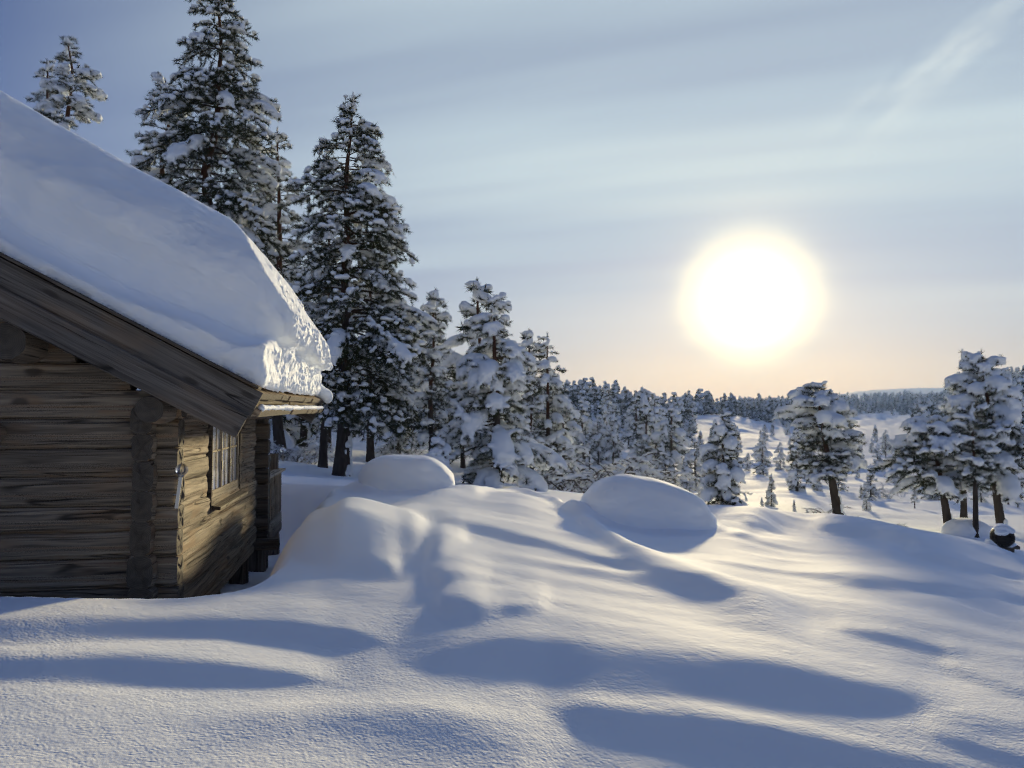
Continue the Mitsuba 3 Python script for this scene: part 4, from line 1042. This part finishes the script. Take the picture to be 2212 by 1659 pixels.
    tP.append(tp - np.linspace(0, 0.45, q)[:, None] * [0, 0, 1.0]); tD.append(np.repeat(np.array([[0.1, 0, 1.0]]), q, 0))
    g = np.linspace(0, 0.5, 6)
    sC.append(tp + np.stack([rng.normal(0, .03, 6), rng.normal(0, .03, 6), 0.05 - g], -1)); sR.append(np.linspace(0.6, 1.15, 6) * snow_r[1])
    if trunk_snow:
        for _ in range(int(90 * trunk_snow)):
            z = rng.uniform(0, 1) ** 1.6 * H * 0.6
            az = rng.normal(0.25, 0.55)
            r = np.interp(z, zz, tr)
            sC.append((at(z) + r * 0.93 * np.array([math.cos(az), math.sin(az), 0]))[None] + np.array([[0, 0, 0], [0, 0, 0.07]])); sR.append(np.full(2, rng.uniform(0.045, 0.075)))
    tP, tD = np.vstack(tP), np.vstack(tD)
    tD /= np.linalg.norm(tD, axis=1, keepdims=True)
    needles = tufts(tP, tD, tuft * rng.uniform(0.75, 1.2, len(tP)), blades, tuft_w, rng)
    nv, nf = needles                                       # rime on the upper sides of the needle bunches
    bl = nv.reshape(-1, 3, 3)
    dz = bl[:, 2, 2] - bl[:, 0, 2]; ln_ = np.linalg.norm(bl[:, 2] - bl[:, 0], axis=1)
    rimed = rng.uniform(size=len(bl)) < np.clip(0.12 + 0.55 * dz / ln_, 0.06, 0.6) * rime
    pick = lambda q: (bl[q].reshape(-1, 3), np.arange(q.sum() * 3).reshape(-1, 3))
    needles, frost = pick(~rimed), pick(rimed)
    wood_ = merge([tubes(np.array(B_P), np.array(B_R), 5), tubes(np.concatenate(T_P), np.concatenate(T_R), 3)])
    sC, sR = np.vstack(sC), np.concatenate(sR)
    sV, sF = blobs(sC, sR, h, 0.70, 0.30)
    if len(sV):
        nn = fbm(sV * 7, 2, seed + 4) - 0.5
        sn = trimesh.Trimesh(sV, sF, process=False).vertex_normals
        sV = sV + sn * (0.045 * nn)[:, None]
    return dict(trunk=((tv, tf), tuv), branches=wood_, needles=needles, frost=frost, snow=(sV, sF[:, ::-1]))

TRI = [0]
def plant(name, tree, pos, label, category='pine tree', rz=0.0, group=None, sc=1.0):
    key = numbered(name)
    M = T().translate(list(map(float, pos))).rotate([0, 0, 1], rz).scale(sc)
    if 'dicts' not in tree:
        (m, uv) = tree['trunk']
        tree['dicts'] = dict(trunk=mikit.ply(m, 'mat_bark', smooth=True, uv=uv), branches=mikit.ply(tree['branches'], 'mat_twig', smooth=True),
                             needles=mikit.ply(tree['needles'], 'mat_needles'), frost=mikit.ply(tree['frost'], 'mat_tree_snow'), snow=mikit.ply(tree['snow'], 'mat_tree_snow', smooth=True))
        TRI[0] += len(m[1]) + len(tree['branches'][1]) + len(tree['needles'][1]) + len(tree['snow'][1])
    for part, d in tree['dicts'].items():
        scene[f'{key}__{part}'] = {**d, 'to_world': M}
        if part != 'trunk': labels[f'{key}__{part}'] = {'kind': 'stuff'}
    note(key, label, category, group)
    return key

def spot(x, ybase, D=None):
    """Ground point under a trunk whose foot shows at (x, ybase)."""
    if D is None: D = find_depth(x, ybase)
    p = uvw(x, ybase, D)
    p[2] = ground_z(p[0], p[1]) - 0.03
    return p, D
def height_of(ytop, p, D):
    return float(uvw(CX, ytop, D)[2] - p[2])

def hero(name, x, ybase, ytop, outline, seed, label, category='pine tree', D=None, xtop=None, **kw):
    """outline: (y in the photograph, reach left, reach right in its pixels) rows, from the tip down."""
    p, D = spot(x, ybase, D)
    H = height_of(ytop, p, D)
    s = D / FPX
    o = np.array(outline, float)
    prof = np.stack([(uvw(CX, o[:, 0], D)[:, 2] - p[2]) / H, o[:, 1] * s * 1.10, o[:, 2] * s * 1.10], -1)[::-1]
    if xtop is not None: kw['lean'] = ((xtop - x) * s / H, 0)
    t = conifer(H, kw.pop('crown0'), prof, seed, **kw)
    k = plant(name, t, p, label, category)
    HERO.append((k, round(D, 1), round(H, 2), {a: len(t[a][1]) for a in ('branches', 'needles', 'snow')}))
    return t
HERO = []
# the two tall pines behind the cabin
hero('pine_tree', 466, 1045, -45, [(-45, 5, 5), (0, 55, 45), (60, 75, 65), (125, 130, 75), (190, 100, 130), (240, 165, 130), (330, 130, 125), (420, 90, 150), (520, 60, 160), (640, 60, 150), (760, 60, 120)],
     11, 'tallest pine rising behind the cabin roof, its top beyond the upper edge', D=23.5, crown0=0.33, whorl=0.32, per=6, load=0.30, h=0.060, trunk_r=0.21, rime=0.35, droop=1.0, pillow=0.16, pillow_r=0.11, xtop=462, stubs=4, trunk_snow=0.4)
hero('pine_tree', 737, 1036, 204, [(204, 8, 8), (260, 38, 40), (330, 70, 80), (400, 95, 100), (470, 115, 160), (560, 115, 140), (640, 105, 180), (740, 95, 190), (850, 60, 160), (930, 40, 130), (985, 30, 150)],
     12, 'tall pine with a dark snow-flecked trunk just right of the cabin eaves', D=22.0, crown0=0.16, whorl=0.27, per=6, load=0.30, h=0.055, trunk_r=0.20, rime=0.35, droop=1.0, pillow=0.18, pillow_r=0.11, xtop=745, stubs=16, trunk_snow=1.0)
hero('pine_tree', 697, 1040, 420, [(420, 10, 10), (520, 45, 30), (620, 70, 30), (720, 50, 40), (800, 40, 30)],
     13, 'slim pine close against the dark trunk beside the cabin eaves', D=24.5, crown0=0.45, whorl=0.42, per=4, load=0.28, h=0.065, trunk_r=0.12, pillow=0.15, stubs=10)
hero('pine_tree', 606, 1050, 278, [(278, 6, 8), (330, 30, 28), (400, 50, 45), (480, 70, 55), (600, 95, 55), (720, 85, 60)],
     14, 'narrow pine between the two tall pines, its foot hidden by the cabin', D=27.0, crown0=0.30, whorl=0.42, per=5, load=0.3, h=0.07, pillow=0.3)
hero('pine_tree', 350, 1050, 175, [(175, 14, 14), (215, 58, 40), (270, 45, 40), (330, 50, 40), (420, 60, 50)],
     15, 'pine with a crooked snowy top just left of the tallest pine', D=26.0, crown0=0.5, whorl=0.36, per=5, load=0.4, h=0.07, pillow=0.4)
hero('pine_tree', 148, 1050, 88, [(88, 6, 6), (140, 28, 28), (200, 36, 62), (260, 44, 78), (330, 60, 100), (400, 70, 110)],
     16, 'snowy conifer top showing over the upper left slope of the roof snow', category='conifer', D=30.0, crown0=0.55, whorl=0.36, per=6, load=0.35, h=0.08, pillow=0.4)
hero('pine_tree', 78, 1050, 132, [(132, 4, 4), (180, 22, 24), (230, 38, 34), (290, 45, 45), (350, 50, 50)],
     17, 'thin conifer tip at the far upper left, barely clearing the roof snow', category='conifer', D=36.0, crown0=0.6, whorl=0.40, per=5, load=0.3, h=0.09, pillow=0.2)
# the group at the middle
hero('pine_tree', 934, 1010, 634, [(634, 5, 5), (690, 28, 36), (760, 40, 42), (840, 52, 40), (920, 40, 40), (980, 30, 40)],
     18, 'slender snowy pine between the tall trunk and the broad snow-draped pine', D=26.0, crown0=0.22, whorl=0.33, per=5, load=0.38, h=0.065, pillow=0.4, stubs=6)
hero('pine_tree', 1075, 1050, 640, [(640, 9, 9), (690, 40, 38), (740, 52, 60), (790, 75, 90), (850, 95, 80), (900, 122, 85), (960, 105, 130), (1010, 95, 100), (1040, 70, 70)],
     19, 'broad pine weighed down by thick drooping pads of snow, centre of the tree group', D=22.0, crown0=0.09, whorl=0.24, per=5, load=0.42, h=0.050, trunk_r=0.125, pillow=0.62, droop=0.95, pillow_r=0.14, stubs=6)
hero('pine_tree', 1183, 1055, 722, [(722, 6, 6), (765, 20, 26), (810, 38, 46), (860, 45, 50), (910, 55, 62), (960, 55, 50), (1010, 45, 50)],
     20, 'pine half behind the right side of the broad snow-draped pine', D=34.0, crown0=0.18, whorl=0.38, per=5, load=0.38, h=0.06, pillow=0.45, pillow_r=0.135)
hero('spruce_tree', 951, 1010, 942, [(942, 3, 3), (970, 12, 12), (1000, 22, 20)],
     21, 'young snow-coated spruce at the foot of the slender pine', category='spruce', D=20.5, crown0=0.08, whorl=0.12, per=5, load=0.9, h=0.045, droop=0.6, tuft=0.09, spruce=True, pillow=0.8, pillow_r=0.09)
hero('spruce_tree', 1030, 1010, 728, [(728, 3, 3), (770, 18, 16), (830, 30, 26), (920, 40, 35)],
     22, 'thin spruce tip behind the left shoulder of the broad snow-draped pine', category='spruce', D=30.0, crown0=0.3, whorl=0.30, per=5, load=0.7, h=0.085, spruce=True, pillow=0.6)
# trees on the right
hero('pine_tree', 1812, 1118, 833, [(833, 14, 18), (855, 42, 34), (890, 78, 50), (930, 92, 70), (970, 70, 78), (1005, 118, 72), (1022, 60, 50)],
     23, 'stout old pine with a rounded snowy crown and thick bare trunk, beyond the drifts', D=25.0, crown0=0.34, whorl=0.24, per=6, load=0.45, h=0.06, trunk_r=0.14, pillow=0.42, xtop=1765, droop=0.7, pillow_r=0.145, el0=(0.35, 0.0), trunk_snow=0.5, bare=0.15)
hero('pine_tree', 2052, 1148, 905, [(905, 12, 22), (935, 70, 50), (970, 112, 45), (1010, 118, 40), (1045, 80, 40), (1062, 40, 30)],
     24, 'low leaning pine with a one-sided crown, leftmost of the trunks near the barrel', D=22.0, crown0=0.36, whorl=0.20, per=6, load=0.45, h=0.055, trunk_r=0.11, pillow=0.42, xtop=2010, droop=0.7, pillow_r=0.135, bare=0.15, trunk_snow=0.4)
hero('pine_tree', 2108, 1161, 880, [(880, 15, 15), (930, 35, 35), (980, 50, 35), (1025, 45, 45)],
     25, 'slim reddish trunk with a small crown, middle of the trunks near the barrel', D=21.0, crown0=0.45, whorl=0.22, per=5, load=0.45, h=0.055, trunk_r=0.065, pillow=0.4, bare=0.15, pillow_r=0.12)
hero('pine_tree', 2165, 1141, 764, [(764, 14, 20), (785, 44, 22), (830, 60, 40), (880, 95, 60), (930, 125, 75), (980, 95, 90), (1020, 120, 70), (1045, 50, 60)],
     26, 'tall snow-plastered pine leaning over the barrel at the right edge', D=22.5, crown0=0.30, whorl=0.22, per=6, load=0.5, h=0.055, trunk_r=0.115, pillow=0.6, xtop=2125, droop=0.8, pillow_r=0.145, bare=0.15, trunk_snow=0.6)
hero('pine_tree', 2082, 1120, 758, [(758, 6, 6), (800, 22, 20), (850, 34, 30), (900, 45, 40), (960, 40, 40)],
     27, 'narrow pine tip behind the left shoulder of the snow-plastered pine', D=29.0, crown0=0.3, whorl=0.28, per=5, load=0.45, h=0.08, pillow=0.5)
hero('spruce_tree', 1562, 1090, 900, [(900, 4, 4), (930, 18, 18), (980, 38, 36), (1030, 42, 46), (1065, 45, 52), (1085, 40, 48)],
     28, 'dense dark spruce standing alone just right of the long snow mound', category='spruce', D=24.0, crown0=0.02, whorl=0.20, per=7, load=0.34, h=0.06, droop=0.75, tuft=0.14, tuft_gap=0.09, spruce=True, pillow=0.5, pillow_r=0.14, bare=0.1)

# ------------------------------------------------------------------ copies: middle-distance and far trees
def kit(name, t, tuv=True):
    """A tree as a shape group that instances repeat."""
    (m, uv) = t['trunk']
    scene[name] = {'type': 'shapegroup', 'trunk': mikit.ply(m, 'mat_bark', smooth=True, uv=uv), 'branches': mikit.ply(t['branches'], 'mat_twig', smooth=True),
                   'needles': mikit.ply(t['needles'], 'mat_needles'), 'frost': mikit.ply(t['frost'], 'mat_tree_snow'), 'snow': mikit.ply(t['snow'], 'mat_tree_snow', smooth=True)}
PINE = [(0.0, .8, .8), (0.25, 1.0, 1.0), (0.45, 1.05, 0.95), (0.65, 0.85, 0.9), (0.82, 0.5, 0.55), (0.93, 0.25, 0.25), (1.0, 0.05, 0.05)]
SPRU = [(0.0, .95, .95), (0.15, 1.0, 1.0), (0.4, 0.78, 0.78), (0.7, 0.42, 0.42), (0.9, 0.16, 0.16), (1.0, 0.03, 0.03)]
sc_ = lambda P, w: [(a, b * w, c * w) for a, b, c in P]
MID = dict(whorl=0.42, per=5, h=0.115, twig_gap=0.30, tuft_gap=0.17, tuft=0.26, blades=8, tuft_w=0.04, snow_r=(0.09, 0.14), pillow_r=0.16, rime=0.5)
for i in range(4):
    kit(f'pine_kit_{i}', conifer(6.0, [0.10, 0.22, 0.05, 0.3][i], sc_(PINE, [1.45, 1.25, 1.6, 1.15][i]), 300 + i, load=[0.34, 0.28, 0.38, 0.28][i], pillow=[0.5, 0.4, 0.6, 0.4][i], droop=0.85, trunk_r=0.12, **MID))
for i in range(3):
    kit(f'spruce_kit_{i}', conifer(4.0, 0.03, sc_(SPRU, [0.95, 0.75, 1.1][i]), 320 + i, load=0.42, pillow=0.5, droop=0.7, spruce=True, trunk_r=0.07, **{**MID, 'whorl': 0.28, 'tuft': 0.22}))
FARP = dict(whorl=0.75, per=5, h=0.30, twig_gap=0.75, tuft_gap=0.42, tuft=0.60, blades=5, tuft_w=0.16, snow_r=(0.22, 0.32), pillow_r=0.30, pillow=0.25, rime=0.3)
for i in range(4):
    kit(f'far_kit_{i}', conifer(7.0, [0.06, 0.12, 0.05, 0.15][i], sc_(PINE if i % 2 else SPRU, [1.5, 1.45, 1.25, 1.75][i]), 340 + i, load=[0.20, 0.16, 0.24, 0.20][i], droop=0.8, trunk_r=0.12, **FARP))
KH = {'pine': 6.0, 'spruce': 4.0, 'far': 7.0}

def copy_of(kind, i, p, H, name, label, category, group, rng, stuff=False):
    key = numbered(name)
    s = H / KH[kind]
    wide = rng.uniform(0.85, 1.15)
    scene[key] = {'type': 'instance', 'to_world': T().translate(list(map(float, p))).rotate([0, 0, 1], float(rng.uniform(0, 360))).scale([s * wide, s * wide, s]), 'g': {'type': 'ref', 'id': f'{kind}_kit_{i}'}}
    if not stuff:
        note(key, label, category, group)
        for part in ('branches', 'needles', 'frost', 'snow'):
            labels[f'{key}__{part}'] = {'kind': 'stuff'}

rng = np.random.default_rng(77)
MIDS = [  # x, foot, tip, kind, variant, label
    (1262, 992, 858, 'pine', 0, 'snowy pine at the wood edge just right of the drooping pines'),
    (1292, 1004, 900, 'pine', 2, 'squat snow-covered pine rising from the rimed bushes'),
    (1330, 1008, 918, 'pine', 1, 'snowy pine at the right end of the rimed bushes'),
    (1396, 1044, 880, 'pine', 1, 'tall narrow pine, left stem of the dark clump above the long mound'),
    (1420, 1040, 905, 'pine', 3, 'slim pine wedged in the middle of the dark clump above the long mound'),
    (1456, 1046, 873, 'pine', 0, 'tallest pine of the dark clump above the long mound'),
    (1438, 1056, 922, 'spruce', 1, 'white-coated spruce in front of the dark clump above the long mound'),
    (1372, 1030, 945, 'spruce', 0, 'small snowy spruce left of the dark clump'),
    (1484, 1060, 985, 'spruce', 2, 'low snow-laden spruce right of the dark clump'),
    (1514, 975, 930, 'spruce', 1, 'small spruce on the bright flat right of the dark clump, left of a pair'),
    (1536, 968, 925, 'spruce', 0, 'small spruce on the bright flat right of the dark clump, right of a pair'),
    (1646, 996, 938, 'spruce', 2, 'small spruce on the sunlit flat left of the stout old pine'),
    (1686, 1014, 957, 'pine', 2, 'round-topped snowy pine half behind the stout old pine on its left'),
    (1666, 1094, 1024, 'spruce', 0, 'young spruce standing on the bright snow left of the stout old pine'),
    (1646, 1096, 1074, 'spruce', 2, 'tiny snow-capped sapling beside the young spruce'),
    (1716, 1108, 1079, 'spruce', 1, 'knee-high spruce sapling on the crest left of the stout trunk'),
    (1744, 1110, 1098, 'spruce', 2, 'smallest sapling tip poking from the crest left of the stout trunk'),
    (1765, 1060, 1013, 'spruce', 2, 'snowy spruce seen under the crown of the stout old pine'),
    (1881, 1080, 1004, 'spruce', 0, 'slender spruce on the flat, tallest of three right of the stout old pine'),
    (1861, 1076, 1047, 'spruce', 1, 'small dark spruce, left of three right of the stout old pine'),
    (1872, 1104, 1058, 'spruce', 2, 'near snowy spruce, front one of three right of the stout old pine'),
    (1976, 1098, 1040, 'pine', 3, 'small pine seen under the leaning one-sided crown'),
    (1914, 980, 930, 'pine', 2, 'bushy pine on the far side of the flat beyond the stout old pine'),
    (2178, 1090, 1010, 'pine', 1, 'pine half behind the snow-plastered pine at the right edge'),
    (2120, 1085, 1000, 'pine', 0, 'snowy pine behind the slim reddish trunk'),
    (1000, 1015, 800, 'pine', 1, 'pine filling the gap left of the broad snow-draped pine'),
    (1150, 1010, 830, 'pine', 3, 'pine behind the broad snow-draped pine on its right side'),
    (1215, 1000, 865, 'pine', 2, 'snowy pine behind the right flank of the drooping pines'),
    (860, 1000, 700, 'pine', 0, 'large pine in the shade behind the tall pine right of the cabin'),
    (800, 1010, 560, 'pine', 1, 'tall shaded pine close behind the tall pine right of the cabin'),
    (655, 1000, 640, 'pine', 3, 'shaded pine above the porch roof corner'),
    (540, 1000, 430, 'pine', 2, 'shaded pine between the tallest pine and its narrow neighbour'),
]
for x, yb, yt, kind, v, lab in MIDS:
    if yb > 1030:
        D = find_depth(x, yb, 20.0)
    else:
        D = find_depth(x, yb, 28.0)
    D = min(max(D, 22.0), 160)
    if yt < 880 and x < 1240: D = 30 + (x % 7)
    p = uvw(x, yb, D); p[2] = ground_z(p[0], p[1]) - 0.05
    copy_of(kind, v, p, height_of(yt, p, D), f'{kind}_tree', lab, 'spruce' if kind == 'spruce' else 'pine tree', None, rng)

PLACES = [(580, 'behind the roof snow'), (720, 'above the porch'), (860, 'around the tall pine'), (960, 'behind the slender pine'), (1240, 'behind the drooping pines'), (1320, 'above the rimed bushes'), (1385, 'left of the dark clump'), (1475, 'behind the dark clump'), (1530, 'right of the dark clump'),
          (1610, 'behind the dark spruce'), (1700, 'left of the stout pine'), (1850, 'behind the stout pine'), (1930, 'right of the stout pine'), (2060, 'behind the leaning pine'), (9999, 'behind the rightmost pines')]
def wood_of(n, kx, Dr, Hr, kinds, name, label, category, group, dens=None, gap=2.0, stuff=False, mask=None):
    """Trees scattered over a piece of ground."""
    out = []
    tries = 0
    while len(out) < n and tries < n * 30:
        tries += 1
        k = rng.uniform(*kx); D = math.exp(rng.uniform(math.log(Dr[0]), math.log(Dr[1])))
        x, y = k * D, D
        if mask and rng.uniform() > mask(k, D): continue
        if any((x - a) ** 2 + (y - b) ** 2 < gap ** 2 for a, b in out[-400:]): continue
        out.append((x, y))
        H = rng.uniform(*Hr) * rng.choice([0.7, 1.0, 1.0, 1.15])
        kind, v = kinds[rng.integers(len(kinds))]
        lab, grp = label, group
        if not stuff:
            sz = ('small', 'middling', 'tall')[int(np.clip((H / Hr[0] - 0.85) / max(Hr[1] / Hr[0] - 0.85, 0.1) * 3, 0, 2))]
            xp = CX + k * FPX
            where = next(w for lim, w in PLACES if xp < lim)
            lab, grp = f'{sz} {label} {where}', f'{sz} {group} {where}'
        copy_of(kind, v, (x, y, ground_z(x, y) - 0.1), H, name, lab, category, grp, rng, stuff)
    return out
kk_ = lambda x: (x - CX) / FPX
P4 = [('pine', 0), ('pine', 1), ('pine', 2), ('pine', 3), ('spruce', 1)]
F4 = [('far', i) for i in range(4)]
# the wood behind the tall trees, on the left
wood_of(46, (-0.42, 0.06), (33, 75), (4.5, 8.0), P4, 'pine_tree', 'snowy conifer deep in the shaded wood', 'pine tree', 'conifers in the shaded wood', gap=2.3)
wood_of(26, (0.055, 0.20), (60, 125), (4.0, 7.5), P4, 'pine_tree', 'snow-laden conifer below the left ridge', 'pine tree', 'conifers below the left ridge', gap=3)
# scattered trees over the sunlit flat
wood_of(58, (0.20, 0.64), (42, 190), (1.2, 4.2), P4 + [('spruce', 0), ('spruce', 2), ('spruce', 1)], 'spruce_tree', 'snowy conifer on the far sunlit flat', 'spruce', 'conifers on the far sunlit flat', gap=5)
# the ridge on the left and the band of wood beyond the flat
ridge = wood_of(60, (0.05, 0.235), (130, 215), (4.0, 6.5), F4, 'ridge_tree', 'conifer on the left ridge', 'conifer', 'conifers on the left ridge', gap=2.0, mask=lambda k, D: 1.0 if k < 0.205 else 0.5)
band = wood_of(58, (0.225, 0.36), (225, 330), (4.5, 7.5), F4, 'ridge_tree', 'conifer in the wood beyond the flat', 'conifer', 'conifers in the wood beyond the flat', gap=2.5)
wood_of(40, (0.60, 0.74), (150, 330), (6.0, 9.5), F4, 'ridge_tree', 'conifer on the far right slope', 'conifer', 'conifers on the far right slope', gap=4)
note('far_forest', 'distant conifers covering the far hillsides', 'forest', kind='stuff')
fm = lambda k, D: 0.10 + 0.90 * float(sstep(0.45, 0.62, fbm(np.array([[k * D * 0.012, D * 0.006, 3.0]]), 2, 5)[0]))
wood_of(260, (0.03, 0.24), (150, 420), (4.0, 6.0), F4, 'far_forest__tree', None, None, None, gap=1.5, stuff=True)
wood_of(150, (0.22, 0.40), (240, 420), (4.5, 7.0), F4, 'far_forest__tree', None, None, None, gap=2.0, stuff=True)
wood_of(850, (0.28, 0.64), (430, 1000), (5.0, 8.5), F4, 'far_forest__tree', None, None, None, gap=2.0, stuff=True, mask=fm)
wood_of(420, (0.52, 0.78), (180, 700), (5.5, 9.5), F4, 'far_forest__tree', None, None, None, gap=2.5, stuff=True, mask=fm)
wood_of(120, (-0.75, 0.03), (60, 200), (6.0, 9.0), F4, 'far_forest__tree', None, None, None, gap=2.5, stuff=True)

# ------------------------------------------------------------------ rimed birch bushes, twigs in the snow
def bush(Hb, W, n, seed, h=0.045, snow=0.035, density=1.0):
    rng = np.random.default_rng(seed)
    P_, R_, C_, S_ = [], [], [], []
    for i in range(n):
        az = rng.uniform(0, 2 * np.pi); L = Hb * rng.uniform(0.7, 1.2)
        el = rng.uniform(0.7, 1.35); b0 = np.array([rng.normal(0, 0.12 * W), rng.normal(0, 0.12 * W), -0.15])
        t = np.linspace(0, 1, 9)
        e = el - rng.uniform(0.7, 2.0) * t ** 1.5
        d = np.stack([np.cos(az) * np.cos(e), np.sin(az) * np.cos(e), np.sin(e)], -1)
        P = b0 + np.vstack([[0, 0, 0], np.cumsum(d[1:] * L / 8 * rng.uniform(0.9, 1.3), axis=0)])
        P_.append(P); R_.append(0.022 * (1 - 0.85 * t) + 0.003)
        todo = [(P, t)]
        for j in range(int(9 * density)):
            s = rng.uniform(0.25, 1.0); q = np.array([np.interp(s, t, P[:, c]) for c in range(3)])
            a2 = az + rng.normal(0, 1.0); l2 = L * rng.uniform(0.18, 0.42)
            e2 = rng.uniform(-0.1, 0.8) - 1.1 * t
            d2 = np.stack([np.cos(a2) * np.cos(e2), np.sin(a2) * np.cos(e2), np.sin(e2)], -1)
            Q = q + np.vstack([[0, 0, 0], np.cumsum(d2[1:] * l2 / 8, axis=0)])
            P_.append(Q); R_.append(0.009 * (1 - 0.7 * t) + 0.002)
            todo.append((Q, t))
        for Q, t_ in todo:
            ln = np.linalg.norm(np.diff(Q, axis=0), axis=1).sum()
            m = max(3, int(ln / 0.07))
            s = np.linspace(0.1, 1, m)
            on = rng.uniform(size=m) < 0.85
            pts = np.stack([np.interp(s, t_, Q[:, c]) for c in range(3)], -1)[on]
            C_.append(pts + [0, 0, snow * 0.8]); S_.append(snow * rng.uniform(0.8, 1.6, on.sum()) * (0.8 + 0.5 * s[on]))
    w = tubes(np.array(P_), np.array(R_), 4)
    sv, sf = blobs(np.vstack(C_), np.concatenate(S_), h, 0.85, 0.28)
    return w, (sv, sf[:, ::-1])
def bush_kit(name, *a, **k):
    w, s = bush(*a, **k)
    scene[name] = {'type': 'shapegroup', 'stems': mikit.ply(w, 'mat_grey_twig', smooth=True), 'snow': mikit.ply(s, 'mat_tree_snow', smooth=True)}
bush_kit('bush_kit_0', 2.2, 1.0, 11, 401, h=0.048, snow=0.026)
bush_kit('bush_kit_1', 1.6, 1.2, 10, 402, h=0.045, snow=0.026)
bush_kit('bush_kit_2', 0.9, 0.8, 8, 403, h=0.03, snow=0.018, density=0.7)
BUSHES = [(1262, 1052, 935, 0, 'rimed birch bush beside the drooping pines, dark forked stem showing'), (1300, 1040, 930, 1, 'rimed birch bush behind the left end of the long mound'),
          (1345, 1038, 945, 0, 'rimed birch bush in the middle behind the long mound'), (1392, 1050, 975, 1, 'rimed bush behind the top of the long mound'),
          (1440, 1066, 990, 0, 'rimed bush at the foot of the dark clump'), (1500, 1085, 1010, 1, 'rimed bush right behind the sloping end of the long mound'),
          (1232, 1062, 960, 1, 'rimed bush tucked under the right edge of the drooping pines'),
          (640, 1012, 930, 0, 'rimed birch bush in blue shade behind the porch'), (668, 1010, 945, 1, 'rimed bush in blue shade left of the slim dark trunk'),
          (612, 1000, 925, 1, 'rimed bush in blue shade close to the porch post'), (880, 1000, 930, 0, 'rimed bush in shade behind the loaf-shaped mound'),
          (1915, 1076, 1035, 1, 'rimed birch bush on the flat left of the leaning pine'), (2040, 1080, 1040, 1, 'rimed bush behind the leaning pine trunk'),
          (2190, 1080, 1030, 0, 'rimed bush beside the trunk at the right edge'), (1785, 1112, 1084, 2, 'thin frosted shrub on the crest left of the stout trunk'),
          (1760, 1112, 1090, 2, 'low frosted shrub, leftmost on the crest by the stout trunk'), (1836, 1122, 1108, 2, 'low frosted twigs at the foot of the stout trunk'),
          (1868, 1126, 1113, 2, 'tuft of frosted twigs on the crest right of the stout trunk'), (1815, 1098, 1075, 2, 'frosted shrub on the flat behind the stout trunk'),
          (1950, 1138, 1124, 2, 'single frosted twig poking from the drift right of the stout trunk'), (1560, 1010, 985, 1, 'snowed-under bush on the flat behind the dark spruce'),
          (1600, 1000, 980, 1, 'snowed-under bush on the bright flat right of the dark spruce')]
BH = [2.0, 1.3, 0.85]
for x, yb, yt, v, lab in BUSHES:
    D = min(max(find_depth(x, yb, 19.0), 19.0), 150)
    if 1220 < x < 1510: D = 27 + (x % 5)
    if x < 700: D = 26
    p = uvw(x, yb, D); p[2] = ground_z(p[0], p[1])
    key = numbered('birch_bush')
    s = max(0.25, height_of(yt, p, D) / BH[v])
    scene[key] = {'type': 'instance', 'to_world': T().translate(list(map(float, p))).rotate([0, 0, 1], float(rng.uniform(0, 360))).scale(float(s)), 'g': {'type': 'ref', 'id': f'bush_kit_{v}'}}
    note(key, lab, 'bush')
    for part in ('stems', 'snow'): labels[f'{key}__{part}'] = {'kind': 'stuff'}

# ------------------------------------------------------------------ winter air
scene['air'] = {'type': 'homogeneous', 'albedo': {'type': 'rgb', 'value': (0.94, 0.95, 0.96)}, 'sigma_t': {'type': 'rgb', 'value': (0.00009, 0.00014, 0.00024)}}
scene['haze'] = {'type': 'cube', 'to_world': T().translate([0, 0, 55.0]).scale([5200, 5200, 70.0]), 'bsdf': {'type': 'null'}, 'interior': {'type': 'ref', 'id': 'air'}}
note('haze', 'thin cold winter air', kind='stuff')
scene['camera']['medium'] = {'type': 'ref', 'id': 'air'}
